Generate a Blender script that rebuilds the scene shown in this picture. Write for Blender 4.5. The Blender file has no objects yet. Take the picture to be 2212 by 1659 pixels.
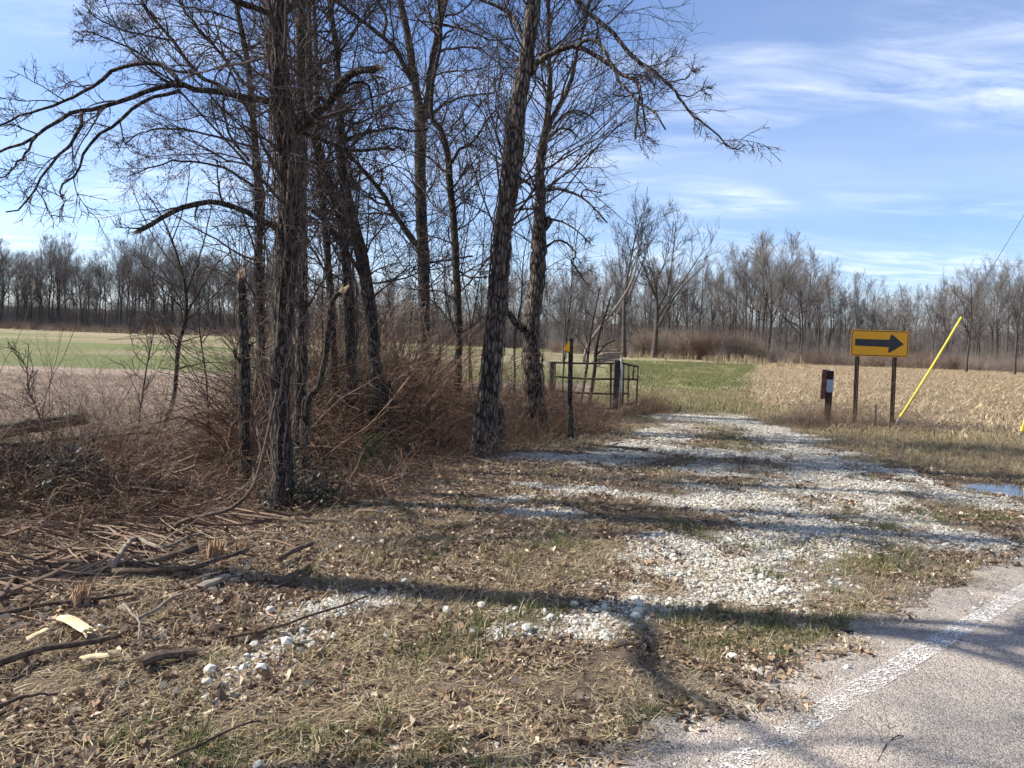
import bpy, math
import numpy as np
from mathutils import Matrix, Vector

rng = np.random.default_rng(7)
SC = bpy.context.scene
COL = SC.collection
R = math.radians

# ------------------------------------------------------------------ camera
FPX, CU, CV = 1661.0, 1106.0, 829.5        # focal length and centre in a 2212 x 1659 picture
EYE, PITCH, ROLL = 1.6, R(3.26), R(2.05)
cam_d = bpy.data.cameras.new("camera")
cam = bpy.data.objects.new("camera", cam_d)
COL.objects.link(cam)
CM = Matrix.Rotation(R(90) - PITCH, 4, 'X') @ Matrix.Rotation(ROLL, 4, 'Z')
cam.matrix_world = Matrix.Translation((0, 0, EYE)) @ CM
cam_d.sensor_fit = 'HORIZONTAL'; cam_d.sensor_width = 36.0
cam_d.lens = FPX / 2212.0 * 36.0
cam_d.clip_start = 0.05; cam_d.clip_end = 3000
SC.camera = cam

# ------------------------------------------------------------------ sky, sun, exposure
SUN_EL = R(41); SUN_DIR = np.array([-1.0, 0.11])           # horizontal direction towards the sun
SUN_AZ = math.atan2(SUN_DIR[0], SUN_DIR[1])
world = bpy.data.worlds.new("World"); SC.world = world; world.use_nodes = True
nt = world.node_tree; nt.nodes.clear()
def N(t, kind, **kw):
    n = t.nodes.new(kind)
    for k, v in kw.items():
        if k in n.inputs: n.inputs[k].default_value = v
        else: setattr(n, k, v)
    return n
def ln(t, a, b): t.links.new(a, b)
def MATH(t, op, a, b=None, clamp=False):
    n = t.nodes.new('ShaderNodeMath'); n.operation = op; n.use_clamp = clamp
    for i, s in enumerate((a, b)):
        if s is None: continue
        if isinstance(s, (int, float)): n.inputs[i].default_value = s
        else: t.links.new(s, n.inputs[i])
    return n.outputs[0]
def MIX(t, fac, a, b, blend='MIX'):
    n = t.nodes.new('ShaderNodeMix'); n.data_type = 'RGBA'; n.blend_type = blend
    for s, i in ((fac, 0), (a, 6), (b, 7)):
        if isinstance(s, (int, float)): n.inputs[i].default_value = s
        elif isinstance(s, (tuple, list)): n.inputs[i].default_value = (*s[:3], 1)
        else: t.links.new(s, n.inputs[i])
    return n.outputs[2]
def RAMP(t, fac, p0, p1, c0=(0, 0, 0), c1=(1, 1, 1)):
    n = t.nodes.new('ShaderNodeValToRGB')
    e = n.color_ramp.elements
    e[0].position = p0; e[1].position = p1; e[0].color = (*c0, 1); e[1].color = (*c1, 1)
    t.links.new(fac, n.inputs[0]); return n.outputs[0]
sky = N(nt, 'ShaderNodeTexSky', sky_type='NISHITA')
sky.sun_disc = False; sky.sun_elevation = SUN_EL; sky.sun_rotation = SUN_AZ
sky.air_density = 1.0; sky.dust_density = 0.6; sky.ozone_density = 2.5
tc = N(nt, 'ShaderNodeTexCoord')
sep = N(nt, 'ShaderNodeSeparateXYZ'); ln(nt, tc.outputs['Generated'], sep.inputs[0])
zz = MATH(nt, 'ADD', MATH(nt, 'MAXIMUM', sep.outputs[2], 0.0), 0.09)
cx = MATH(nt, 'DIVIDE', sep.outputs[0], zz); cy = MATH(nt, 'DIVIDE', sep.outputs[1], zz)
comb = N(nt, 'ShaderNodeCombineXYZ'); ln(nt, cx, comb.inputs[0]); ln(nt, cy, comb.inputs[1])
def cloud_layer(loc, rot, scl, nscale, detail, rough, dist, lo, hi):
    mp = N(nt, 'ShaderNodeMapping'); mp.inputs['Location'].default_value = loc
    mp.inputs['Rotation'].default_value = (0, 0, rot); mp.inputs['Scale'].default_value = scl
    ln(nt, comb.outputs[0], mp.inputs[0])
    nz = N(nt, 'ShaderNodeTexNoise', Scale=nscale, Detail=detail, Roughness=rough, Distortion=dist)
    ln(nt, mp.outputs[0], nz.inputs['Vector'])
    return RAMP(nt, nz.outputs[0], lo, hi)
broad = cloud_layer((3.1, 2.17, 0), R(12), (0.8, 1.3, 1), 0.9, 3, 0.5, 0.3, 0.51, 0.70)
fine = cloud_layer((0.4, 3.54, 0), R(14), (0.8, 2.0, 1), 2.6, 9, 0.62, 0.5, 0.40, 0.72)
veil = cloud_layer((5.2, 0.3, 0), R(-8), (0.6, 1.2, 1), 0.55, 5, 0.5, 0.4, 0.40, 0.75)
m1 = MATH(nt, 'MULTIPLY', broad, fine)
cl = MATH(nt, 'ADD', MATH(nt, 'MULTIPLY', m1, 0.85), MATH(nt, 'MULTIPLY', veil, 0.30), clamp=True)
low = RAMP(nt, sep.outputs[2], 0.0, 0.16, (1, 1, 1), (0, 0, 0))
cl = MATH(nt, 'ADD', cl, MATH(nt, 'MULTIPLY', MATH(nt, 'MULTIPLY', low, fine), 0.45), clamp=True)
skyc = MIX(nt, 1.0, sky.outputs[0], (0.86, 0.92, 1.12), 'MULTIPLY')
skyc = MIX(nt, cl, skyc, (6.8, 7.4, 8.4))
bg = N(nt, 'ShaderNodeBackground', Strength=0.092); ln(nt, skyc, bg.inputs[0])
wo = N(nt, 'ShaderNodeOutputWorld'); ln(nt, bg.outputs[0], wo.inputs[0])

sun_d = bpy.data.lights.new("sun", 'SUN'); sun_d.energy = 5.0; sun_d.angle = R(0.53); sun_d.color = (1.0, 0.95, 0.87)
sun = bpy.data.objects.new("sun", sun_d); COL.objects.link(sun)
sd = np.array([*(SUN_DIR / np.linalg.norm(SUN_DIR) * math.cos(SUN_EL)), math.sin(SUN_EL)])
sun.rotation_euler = Vector(sd).to_track_quat('Z', 'Y').to_euler()
sun.location = (-40, 5, 40)
SC.view_settings.view_transform = 'Standard'; SC.view_settings.look = 'None'
SC.view_settings.gamma = 1.0; SC.view_settings.exposure = 0.95

cy_ = SC.cycles
cy_.max_bounces = 3; cy_.diffuse_bounces = 2; cy_.glossy_bounces = 2; cy_.transmission_bounces = 2; cy_.transparent_max_bounces = 4
cy_.caustics_reflective = False; cy_.caustics_refractive = False
cy_.use_adaptive_sampling = True; cy_.adaptive_threshold = 0.03

# ------------------------------------------------------------------ numeric helpers
CR = np.array(CM.to_3x3())
def ray(u, v):
    d = CR @ np.array([(u - CU) / FPX, -(v - CV) / FPX, -1.0]); return d
def smooth(a, b, x):
    t = np.clip((x - a) / (b - a), 0, 1); return t * t * (3 - 2 * t)
def _h(ix, iy, s):
    n = (ix.astype(np.int64) * 374761393 + iy.astype(np.int64) * 668265263 + s * 1442695041) & 0x7fffffff
    n = ((n ^ (n >> 13)) * 1274126177) & 0x7fffffff
    return ((n ^ (n >> 16)) & 0xffff) / 65535.0
def vn(x, y, s=0):
    x = np.asarray(x, float); y = np.asarray(y, float)
    ix = np.floor(x); iy = np.floor(y); fx = x - ix; fy = y - iy
    fx = fx * fx * (3 - 2 * fx); fy = fy * fy * (3 - 2 * fy)
    ix = ix.astype(np.int64); iy = iy.astype(np.int64)
    return ((_h(ix, iy, s) * (1 - fx) + _h(ix + 1, iy, s) * fx) * (1 - fy) + (_h(ix, iy + 1, s) * (1 - fx) + _h(ix + 1, iy + 1, s) * fx) * fy)
def fbm(x, y, s=0, o=4):
    r = 0; a = 0.5; f = 1.0; tot = 0
    for i in range(o):
        r = r + a * vn(np.asarray(x) * f, np.asarray(y) * f, s + i * 17); tot += a; a *= 0.55; f *= 2.03
    return r / tot
XL_Y = [-20, 0, 3, 5, 7, 9, 11, 13, 16, 20, 30, 60, 200]
XL_X = [-9, -4.5, -3.0, -2.0, -1.0, -0.2, 0.5, 1.1, 1.9, 2.6, 4.5, 9, 30]
def xl(y): return np.interp(y, XL_Y, XL_X)                    # left edge of the drive
def xs(y): return np.interp(y, [-20, 9, 13, 18.5, 27, 72, 110, 300], [30, 7.5, 5.9, 6.6, 7.9, 22.7, 36, 100])  # edge of the stubble
ROAD_A = np.array([0.45, 2.95]); ROAD_DIR = np.array([0.752, 0.659])
ROAD_N = np.array([ROAD_DIR[1], -ROAD_DIR[0]])                # towards the road
def road_s(x, y): return (np.asarray(x) - ROAD_A[0]) * ROAD_N[0] + (np.asarray(y) - ROAD_A[1]) * ROAD_N[1]
PUD = np.array([6.35, 9.25])
def hz(x, y):
    x = np.asarray(x, float); y = np.asarray(y, float)
    d = xl(y) - x
    b = smooth(0.0, 2.4, d) * (1 - smooth(18, 34, y))
    h = -0.30 * b
    amp = 0.03 + 0.10 * b
    h = h + (fbm(x * 0.7, y * 0.7, 3, 3) - 0.5) * amp + (fbm(x * 3.1, y * 3.1, 9, 3) - 0.5) * (0.02 + 0.04 * b) * (1 - smooth(18, 40, y))
    h = h + (fbm(x * 0.03, y * 0.03, 21, 2) - 0.5) * 0.5 * smooth(25, 80, y)
    mound = np.exp(-(((x + 5.2) / 2.6) ** 2 + ((y - 8.3) / 1.3) ** 2)) * 0.22
    h = h + mound
    rs = road_s(x, y)
    k = smooth(-0.9, -0.1, rs)
    h = h * (1 - k) + k * (-0.018)
    u = CU + FPX * x / np.maximum(y, 20.0)
    yf = np.where(u < 640, 184 + 0.01 * u, np.where(u < 1180, 178 - 0.03 * (u - 640), np.interp(u, [1050, 1450, 1700, 2400], [150, 124, 106, 82])))
    h = h + 7.0 * smooth(2, 75, y - yf)                          # the wooded ground rises behind the fields
    pd = np.hypot((x - PUD[0] - 0.85) / 1.45, (y - PUD[1] - 0.12) / 0.48) + (fbm(x * 2.5, y * 2.5, 63, 3) - 0.5) * 0.5
    h = h * smooth(1.0, 1.9, pd) - 0.06 * (1 - smooth(0.4, 1.9, pd))
    return h
def G(u, v):
    d = ray(u, v); z = 0.0
    if d[2] > -1e-4: d[2] = -1e-4
    p = None
    for _ in range(8):
        t = (EYE - z) / -d[2]; p = d * t; z = 0.6 * float(hz(p[0], p[1])) + 0.4 * z
    return np.array([p[0], p[1], float(hz(p[0], p[1]))])
def P(u, v, Y):
    d = ray(u, v); t = Y / d[1]; return np.array([d[0] * t, Y, EYE + d[2] * t])
def spline(pts, n):
    p = np.asarray(pts, float)
    if len(p) == 2:
        t = np.linspace(0, 1, n)[:, None]; return p[0] * (1 - t) + p[1] * t
    q = np.vstack([2 * p[0] - p[1], p, 2 * p[-1] - p[-2]])
    seg = np.linalg.norm(np.diff(p, axis=0), axis=1); cs = np.concatenate([[0], np.cumsum(seg)])
    s = np.linspace(0, cs[-1], n); i = np.clip(np.searchsorted(cs, s, 'right') - 1, 0, len(p) - 2)
    t = ((s - cs[i]) / np.maximum(seg[i], 1e-9))[:, None]
    a, b, c, d = q[i], q[i + 1], q[i + 2], q[i + 3]
    return 0.5 * (2 * b + (c - a) * t + (2 * a - 5 * b + 4 * c - d) * t ** 2 + (3 * b - a - 3 * c + d) * t ** 3)
def nrm(a): return a / np.maximum(np.linalg.norm(a, axis=-1, keepdims=True), 1e-9)

# ------------------------------------------------------------------ mesh helpers
def mesh(name, V, F, mat=None, col=None, smooth_=False):
    """F: one (n,3) or (n,4) array or a list of such arrays"""
    V = np.ascontiguousarray(V, dtype=np.float32)
    Fs = F if isinstance(F, list) else [F]
    Fs = [np.asarray(f, dtype=np.int32) for f in Fs if len(f)]
    loops = np.concatenate([f.ravel() for f in Fs]); tot = np.concatenate([np.full(len(f), f.shape[1], np.int32) for f in Fs])
    start = np.concatenate([[0], np.cumsum(tot)[:-1]]).astype(np.int32)
    me = bpy.data.meshes.new(name)
    me.vertices.add(len(V)); me.vertices.foreach_set("co", V.ravel())
    me.loops.add(len(loops)); me.loops.foreach_set("vertex_index", loops)
    me.polygons.add(len(tot)); me.polygons.foreach_set("loop_start", start)
    me.update(calc_edges=True); me.validate()
    me.polygons.foreach_set("use_smooth", np.full(len(me.polygons), bool(smooth_)))
    if col is not None:
        a = me.color_attributes.new("col", 'FLOAT_COLOR', 'POINT')
        c = np.ones((len(V), 4), np.float32); c[:, :3] = col; a.data.foreach_set("color", c.ravel())
    if mat: me.materials.append(mat)
    return me
def ob(name, me, parent=None):
    o = bpy.data.objects.new(name, me); COL.objects.link(o)
    if parent: o.parent = parent
    return o
def tag(o, label=None, cat=None, group=None, kind=None):
    if label: o['label'] = label
    if cat: o['category'] = cat
    if group: o['group'] = group
    if kind: o['kind'] = kind
    return o
def thing(name, loc, label, cat, group=None):
    e = bpy.data.objects.new(name, None); COL.objects.link(e); e.location = [float(c) for c in loc]
    e.empty_display_size = 0.2
    return tag(e, label, cat, group)
def part(name, V, F, mat, parent, col=None, smooth_=False):
    """world-space vertices, parented to the Empty (or to a part of it) at its own place"""
    off = np.array(parent.location if parent.parent is None else (parent.parent.location))
    return ob(name, mesh(name, np.asarray(V) - off, F, mat, col, smooth_), parent)
class MB:
    def __init__(s): s.V = []; s.F = {}; s.C = []; s.n = 0
    def add(s, V, F, col=None):
        V = np.asarray(V, float); s.V.append(V)
        for f in (F if isinstance(F, list) else [F]):
            f = np.asarray(f)
            if len(f): s.F.setdefault(f.shape[1], []).append(f + s.n)
        if col is not None: s.C.append(np.broadcast_to(np.asarray(col, float), (len(V), 3)))
        s.n += len(V); return s
    def get(s):
        return np.vstack(s.V), [np.vstack(f) for f in s.F.values()], (np.vstack(s.C) if s.C else None)
def tubes(pts, rad, sides, cap=False, rnd=None, rough=0.0):
    pts = np.asarray(pts, float); rad = np.asarray(rad, float)
    if pts.ndim == 2: pts = pts[None]; rad = rad[None]
    B, n, _ = pts.shape
    t = nrm(np.gradient(pts, axis=1))
    mean = nrm(pts[:, -1] - pts[:, 0])
    ref = np.where(np.abs(mean[:, 2:3]) > 0.8, np.array([[1.0, 0.13, 0.0]]), np.array([[0.1, 0.05, 1.0]]))[:, None, :]
    u = nrm(np.cross(t, ref)); w = np.cross(t, u)
    a = np.arange(sides) * 2 * math.pi / sides
    rr = rad[:, :, None]
    if rough:
        g = (rnd or rng).standard_normal((B, n, sides)); g = 0.6 * g + 0.4 * np.roll(g, 1, 1)
        rr = rr * (1 + rough * g)
    V = pts[:, :, None, :] + rr[..., None] * (np.cos(a)[None, None, :, None] * u[:, :, None, :] + np.sin(a)[None, None, :, None] * w[:, :, None, :])
    V = V.reshape(-1, 3)
    b = (np.arange(B) * n * sides)[:, None, None]; i = (np.arange(n - 1) * sides)[None, :, None]; j = np.arange(sides)[None, None, :]; j2 = (j + 1) % sides
    F = np.stack(np.broadcast_arrays(b + i + j, b + i + j2, b + i + sides + j2, b + i + sides + j), -1).reshape(-1, 4)
    if not cap: return V, F
    nv = len(V); V = np.vstack([V, pts[:, 0], pts[:, -1]])
    T = []
    for bb in range(B):
        o0 = bb * n * sides; o1 = o0 + (n - 1) * sides
        for q in range(sides):
            T.append((nv + bb, o0 + (q + 1) % sides, o0 + q)); T.append((nv + B + bb, o1 + q, o1 + (q + 1) % sides))
    return V, [F, np.array(T)]
def boxv(c, s, rot=None):
    """8 corners, 6 quads"""
    v = np.array([[x, y, z] for x in (-.5, .5) for y in (-.5, .5) for z in (-.5, .5)]) * np.asarray(s)
    if rot is not None: v = v @ np.asarray(rot).T
    f = np.array([[0, 1, 3, 2], [4, 6, 7, 5], [0, 4, 5, 1], [2, 3, 7, 6], [0, 2, 6, 4], [1, 5, 7, 3]])
    return v + np.asarray(c), f

# ------------------------------------------------------------------ uncountable stuff: small clumps set out by geometry nodes
_ng = None
def _nodes():
    global _ng
    if _ng: return _ng
    t = bpy.data.node_groups.new('set_out_clumps', 'GeometryNodeTree'); _ng = t
    t.interface.new_socket('Geometry', in_out='INPUT', socket_type='NodeSocketGeometry')
    t.interface.new_socket('Clumps', in_out='INPUT', socket_type='NodeSocketCollection')
    t.interface.new_socket('Geometry', in_out='OUTPUT', socket_type='NodeSocketGeometry')
    gi = t.nodes.new('NodeGroupInput'); go = t.nodes.new('NodeGroupOutput')
    ci = t.nodes.new('GeometryNodeCollectionInfo'); ci.inputs['Separate Children'].default_value = True; ci.inputs['Reset Children'].default_value = True
    ip = t.nodes.new('GeometryNodeInstanceOnPoints'); ip.inputs['Pick Instance'].default_value = True
    def at(nm, ty):
        n = t.nodes.new('GeometryNodeInputNamedAttribute'); n.data_type = ty; n.inputs['Name'].default_value = nm; return n.outputs['Attribute']
    e2r = t.nodes.new('FunctionNodeEulerToRotation'); t.links.new(at('rot', 'FLOAT_VECTOR'), e2r.inputs[0])
    t.links.new(gi.outputs['Geometry'], ip.inputs['Points']); t.links.new(gi.outputs['Clumps'], ci.inputs['Collection'])
    t.links.new(ci.outputs[0], ip.inputs['Instance']); t.links.new(at('idx', 'INT'), ip.inputs['Instance Index'])
    t.links.new(e2r.outputs[0], ip.inputs['Rotation']); t.links.new(at('scl', 'FLOAT_VECTOR'), ip.inputs['Scale'])
    t.links.new(ip.outputs[0], go.inputs['Geometry']); return t
_clumpsets = {}
def clump_set(name, metas):
    c = bpy.data.collections.new(name)
    for m in metas: c.objects.link(bpy.data.objects.new(m.name, m))
    return c, len(metas)
def set_out(name, label, cat, pts, clumps, scale, g, zscale=None, tilt=True, mat=None):
    col, k = clumps; n = len(pts)
    me = bpy.data.meshes.new(name); me.vertices.add(n); me.vertices.foreach_set('co', np.asarray(pts, np.float32).ravel())
    rot = np.zeros((n, 3), np.float32); rot[:, 2] = g.uniform(0, 2 * math.pi, n)
    s = np.repeat(np.asarray(scale, np.float32).reshape(-1, 1) * np.ones((n, 1), np.float32), 3, 1)
    if zscale is not None: s[:, 2] *= zscale
    for nm, ty, d, f in (('rot', 'FLOAT_VECTOR', rot, 'vector'), ('scl', 'FLOAT_VECTOR', s, 'vector'), ('idx', 'INT', g.integers(0, k, n).astype(np.int32), 'value')):
        at = me.attributes.new(nm, ty, 'POINT'); at.data.foreach_set(f, np.ascontiguousarray(d).ravel())
    o = ob(name, me); md = o.modifiers.new('set_out', 'NODES'); md.node_group = _nodes()
    md[[i.identifier for i in md.node_group.interface.items_tree if i.name == 'Clumps'][0]] = col
    return tag(o, label, cat, None, 'stuff')

# ------------------------------------------------------------------ materials
def new_mat(name):
    m = bpy.data.materials.new(name); m.use_nodes = True; t = m.node_tree
    b = t.nodes['Principled BSDF']; b.inputs['Specular IOR Level'].default_value = 0.25
    return m, t, b
def coords(t, scale=(1, 1, 1), kind='Object'):
    tcn = N(t, 'ShaderNodeTexCoord'); mp = N(t, 'ShaderNodeMapping'); mp.inputs['Scale'].default_value = scale
    ln(t, tcn.outputs[kind], mp.inputs[0]); return mp.outputs[0]
def noise(t, vec, scale, detail=4, rough=0.55, dist=0.0):
    n = N(t, 'ShaderNodeTexNoise', Scale=scale, Detail=detail, Roughness=rough, Distortion=dist)
    if vec is not None: ln(t, vec, n.inputs['Vector'])
    return n.outputs[0]
def bump(t, b, h, strength, dist):
    n = N(t, 'ShaderNodeBump', Strength=strength, Distance=dist); ln(t, h, n.inputs['Height']); ln(t, n.outputs[0], b.inputs['Normal'])
def m_bark(name, dark, light, sc=1.0, moss=None):
    m, t, b = new_mat(name)
    v = coords(t, (26 * sc, 26 * sc, 4.0 * sc))
    n0 = noise(t, v, 1.0, 5, 0.6, 0.6)
    vo = N(t, 'ShaderNodeTexVoronoi', Scale=1.0, feature='DISTANCE_TO_EDGE'); ln(t, coords(t, (30 * sc, 30 * sc, 7.5 * sc)), vo.inputs['Vector'])
    n1 = MATH(t, 'ADD', MATH(t, 'MULTIPLY', n0, 0.6), MATH(t, 'MULTIPLY', RAMP(t, vo.outputs['Distance'], 0.0, 0.35), 0.4))
    v2 = coords(t, (1, 1, 1)); n2 = noise(t, v2, 2.3, 3)
    c = MIX(t, RAMP(t, n1, 0.36, 0.66), dark, light)
    c = MIX(t, 0.55, c, MIX(t, n2, (0.45, 0.45, 0.47), (1.5, 1.45, 1.4)), 'MULTIPLY')
    if moss:
        c = MIX(t, MATH(t, 'MULTIPLY', RAMP(t, noise(t, v2, 5.0, 4), 0.55, 0.70), 0.7), c, moss)
    ln(t, c, b.inputs['Base Color']); b.inputs['Roughness'].default_value = 0.92
    bump(t, b, n1, 1.0, 0.03); return m
def m_attr(name, rough=0.85, nsc=30.0, namt=0.35, transl=0.0):
    m, t, b = new_mat(name)
    a = N(t, 'ShaderNodeAttribute', attribute_name='col')
    n1 = noise(t, coords(t), nsc, 3)
    c = MIX(t, namt, a.outputs[0], MIX(t, n1, (0.35, 0.35, 0.35), (1.65, 1.65, 1.65)), 'MULTIPLY')
    ln(t, c, b.inputs['Base Color']); b.inputs['Roughness'].default_value = rough
    if transl:
        tr = N(t, 'ShaderNodeBsdfTranslucent'); ln(t, c, tr.inputs[0])
        mx = N(t, 'ShaderNodeMixShader'); mx.inputs[0].default_value = transl
        ln(t, b.outputs[0], mx.inputs[1]); ln(t, tr.outputs[0], mx.inputs[2])
        ln(t, mx.outputs[0], t.nodes['Material Output'].inputs[0])
    return m
def m_two(name, c1, c2, rough=0.6, nsc=8.0, lo=0.35, hi=0.65, metal=0.0, bmp=0.0, bsc=None):
    m, t, b = new_mat(name); v = coords(t)
    n1 = noise(t, v, nsc, 5, 0.6)
    ln(t, MIX(t, RAMP(t, n1, lo, hi), c1, c2), b.inputs['Base Color'])
    b.inputs['Roughness'].default_value = rough; b.inputs['Metallic'].default_value = metal
    if bmp: bump(t, b, noise(t, v, bsc or nsc * 3, 4), 0.6, bmp)
    return m
M = {}
M['bark_a'] = m_bark('bark_dark', (0.016, 0.014, 0.012), (0.115, 0.094, 0.078))
M['bark_e'] = m_bark('bark_plated', (0.018, 0.015, 0.013), (0.195, 0.155, 0.125), 0.7)
M['bark_moss'] = m_bark('bark_mossy', (0.020, 0.017, 0.014), (0.10, 0.08, 0.062), 1.2, (0.075, 0.095, 0.028))
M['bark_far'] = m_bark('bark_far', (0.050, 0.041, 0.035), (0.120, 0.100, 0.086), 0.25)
M['bark_pale'] = m_bark('bark_weathered', (0.16, 0.135, 0.11), (0.34, 0.29, 0.235), 1.0)
def m_log(name, dark, light):
    m, t, b = new_mat(name); v = coords(t); n1 = noise(t, v, 22, 7, 0.68, 0.8); n2 = noise(t, v, 4.5, 4)
    c = MIX(t, RAMP(t, n1, 0.34, 0.66), dark, light); c = MIX(t, 0.6, c, MIX(t, n2, (0.45, 0.45, 0.46), (1.55, 1.5, 1.45)), 'MULTIPLY')
    ln(t, c, b.inputs['Base Color']); b.inputs['Roughness'].default_value = 0.92; bump(t, b, n1, 0.9, 0.015); return m
M['log'] = m_log('log_bark', (0.035, 0.025, 0.018), (0.17, 0.12, 0.085))
M['bark_lying'] = m_log('mossy_log_bark', (0.045, 0.040, 0.028), (0.19, 0.165, 0.115))
M['pale_lying'] = m_log('pale_stick_bark', (0.13, 0.105, 0.08), (0.31, 0.255, 0.195))
M['twig'] = m_two('twig_bark', (0.032, 0.024, 0.021), (0.095, 0.070, 0.058), 0.85, 3.0)
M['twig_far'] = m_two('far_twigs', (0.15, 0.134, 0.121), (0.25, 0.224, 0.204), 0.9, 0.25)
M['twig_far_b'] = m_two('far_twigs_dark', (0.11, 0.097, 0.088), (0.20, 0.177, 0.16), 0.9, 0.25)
M['cane'] = m_two('bramble_canes', (0.042, 0.022, 0.015), (0.25, 0.145, 0.085), 0.8, 2.0)
M['cane_l'] = m_two('pale_canes', (0.11, 0.078, 0.058), (0.36, 0.27, 0.195), 0.8, 2.0)
M['vine'] = m_two('vine_bark', (0.050, 0.034, 0.028), (0.17, 0.125, 0.098), 0.85, 3.0)
M['fresh'] = m_two('fresh_wood', (0.50, 0.36, 0.19), (0.68, 0.55, 0.34), 0.75, 14.0, bmp=0.004)
M['redwood'] = m_two('torn_wood', (0.20, 0.11, 0.06), (0.42, 0.28, 0.16), 0.8, 20.0, bmp=0.004)
M['grey_wood'] = m_two('weathered_wood', (0.16, 0.13, 0.105), (0.30, 0.25, 0.20), 0.85, 9.0, bmp=0.003)
M['attr'] = m_attr('litter'); M['leaf'] = m_attr('dead_leaves', 0.8, 40, 0.35, 0.15)
M['grass'] = m_attr('grass_blades', 0.7, 5, 0.2, 0.25)
# ------------------------------------------------------------------ masks on the ground
def strokes(list_, grow=1.0):
    out = []
    for pts, w in list_:
        q = [G(u, v)[:2] for u, v in pts]
        for a, b in zip(q[:-1], q[1:]): out.append((a, b, w * grow))
        if len(q) == 1: out.append((q[0], q[0] + 1e-4, w * grow))
    return out
def stroke_mask(S, x, y):
    m = np.zeros_like(x)
    for a, b, w in S:
        d = b - a; L2 = max(d @ d, 1e-8)
        t = np.clip(((x - a[0]) * d[0] + (y - a[1]) * d[1]) / L2, 0, 1)
        dd = np.hypot(x - a[0] - t * d[0], y - a[1] - t * d[1])
        m = np.maximum(m, 1 - dd / (2 * w))
    return np.clip(m, 0, 1)                                     # 0.5 at distance w
GS = strokes([
    ([(1560, 898), (1640, 925), (1740, 968), (1800, 1015), (1860, 1060)], 0.75),
    ([(1860, 1060), (1950, 1110), (2050, 1165)], 0.55),
    ([(1640, 1020), (1700, 1075), (1690, 1130), (1640, 1190), (1600, 1260)], 0.70),
    ([(1500, 1175), (1700, 1190), (1900, 1160), (2040, 1180)], 0.42),
    ([(1480, 900), (1420, 950), (1340, 985), (1240, 1000), (1130, 985)], 0.50),
    ([(1300, 968), (1500, 975), (1700, 985), (1840, 1000)], 0.38),
    ([(1150, 1052), (1250, 1062), (1380, 1072), (1520, 1085)], 0.30),
    ([(1060, 1085), (1150, 1070)], 0.16), ([(1130, 1110), (1220, 1112)], 0.22),
    ([(1560, 1010), (1500, 1045), (1560, 1075)], 0.5),
    ([(1880, 1005), (1960, 1035), (2060, 1065), (2160, 1088)], 0.36),
    ([(1250, 1358), (1330, 1340), (1430, 1310), (1530, 1290)], 0.17),
    ([(1090, 1362), (1150, 1360)], 0.09), ([(1580, 1270), (1650, 1300)], 0.22),
    ([(470, 1490), (530, 1440), (620, 1395), (660, 1360)], 0.10),
    ([(640, 1330), (730, 1310), (850, 1288)], 0.12), ([(1080, 1325), (1100, 1322)], 0.06),
    ([(1640, 1460), (1690, 1440)], 0.12), ([(1580, 1415), (1600, 1420)], 0.05),
    ([(1520, 905), (1600, 915)], 0.5), ([(1400, 1230), (1500, 1260), (1560, 1240)], 0.2),
])
def gravel(x, y):
    m = stroke_mask(GS, x, y)
    n = fbm(x * 1.6, y * 1.6, 41, 4)
    return smooth(0.34, 0.74, m + (n - 0.5) * 1.15 + (fbm(x * 6, y * 6, 43, 2) - 0.5) * 0.5 - 0.26 * smooth(0.52, 0.66, fbm(x * 0.9, y * 1.3, 47, 3))) * (1 - smooth(-0.25, 0.0, road_s(x, y)))
GRS = strokes([
    ([(1620, 1185), (1700, 1195), (1860, 1170), (1960, 1190)], 0.28), ([(1830, 1150), (1900, 1140)], 0.2),
    ([(1500, 1330), (1640, 1345), (1720, 1370)], 0.3), ([(1180, 1340), (1050, 1360), (980, 1380)], 0.22),
    ([(1160, 1180), (1240, 1185)], 0.15), ([(1440, 1120), (1500, 1160)], 0.2), ([(800, 1205), (830, 1215)], 0.12),
    ([(1560, 920), (1590, 950), (1600, 975)], 0.35), ([(1640, 905), (1760, 915)], 0.35), ([(1330, 905), (1420, 890)], 0.5),
    ([(1400, 880), (1430, 868)], 0.4), ([(1500, 1390), (1640, 1400)], 0.2), ([(900, 1420), (1000, 1400)], 0.16),
    ([(640, 1600), (760, 1620)], 0.14), ([(460, 1430), (440, 1450)], 0.06), ([(1850, 1110), (2150, 1120)], 0.22),
    ([(1460, 960), (1560, 968)], 0.2), ([(1920, 1000), (2000, 1006)], 0.2), ([(300, 1600), (480, 1640)], 0.15),
    ([(700, 1110), (780, 1095)], 0.2), ([(1640, 1240), (1760, 1260)], 0.22), ([(1800, 1230), (1900, 1210)], 0.25),
])
def greens(x, y):
    m = stroke_mask(GRS, x, y); n = fbm(x * 2.2, y * 2.2, 77, 3)
    return np.maximum(smooth(0.4, 0.8, m + (n - 0.5) * 0.9), 0.55 * smooth(0.60, 0.74, n) * (1 - gravel(x, y)))
def zone(x, y):
    """weights: brush strip (left), left field, lane/green, stubble, verge"""
    wob = (fbm(x * 0.5, y * 0.5, 5, 3) - 0.5) * 1.4
    far_l = smooth(11.8, 13.2, y + wob * 0.6 - 0.10 * (x + 2)) * smooth(0.2, 1.6, xl(y) - x + wob * 0.5)
    stub = smooth(-0.5, 0.6, x - xs(y) + wob * 0.6) * smooth(14.5, 17.5, y + wob)
    lane = smooth(17.5, 22, y + wob) * (1 - stub)
    verge = smooth(0.2, 1.0, x - np.interp(y, [8, 10, 12, 15, 18], [7.6, 5.6, 5.0, 4.7, 5.0]) + wob * 0.3) * smooth(8.5, 9.5, y) * (1 - stub)
    return far_l, stub, lane, verge
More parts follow.
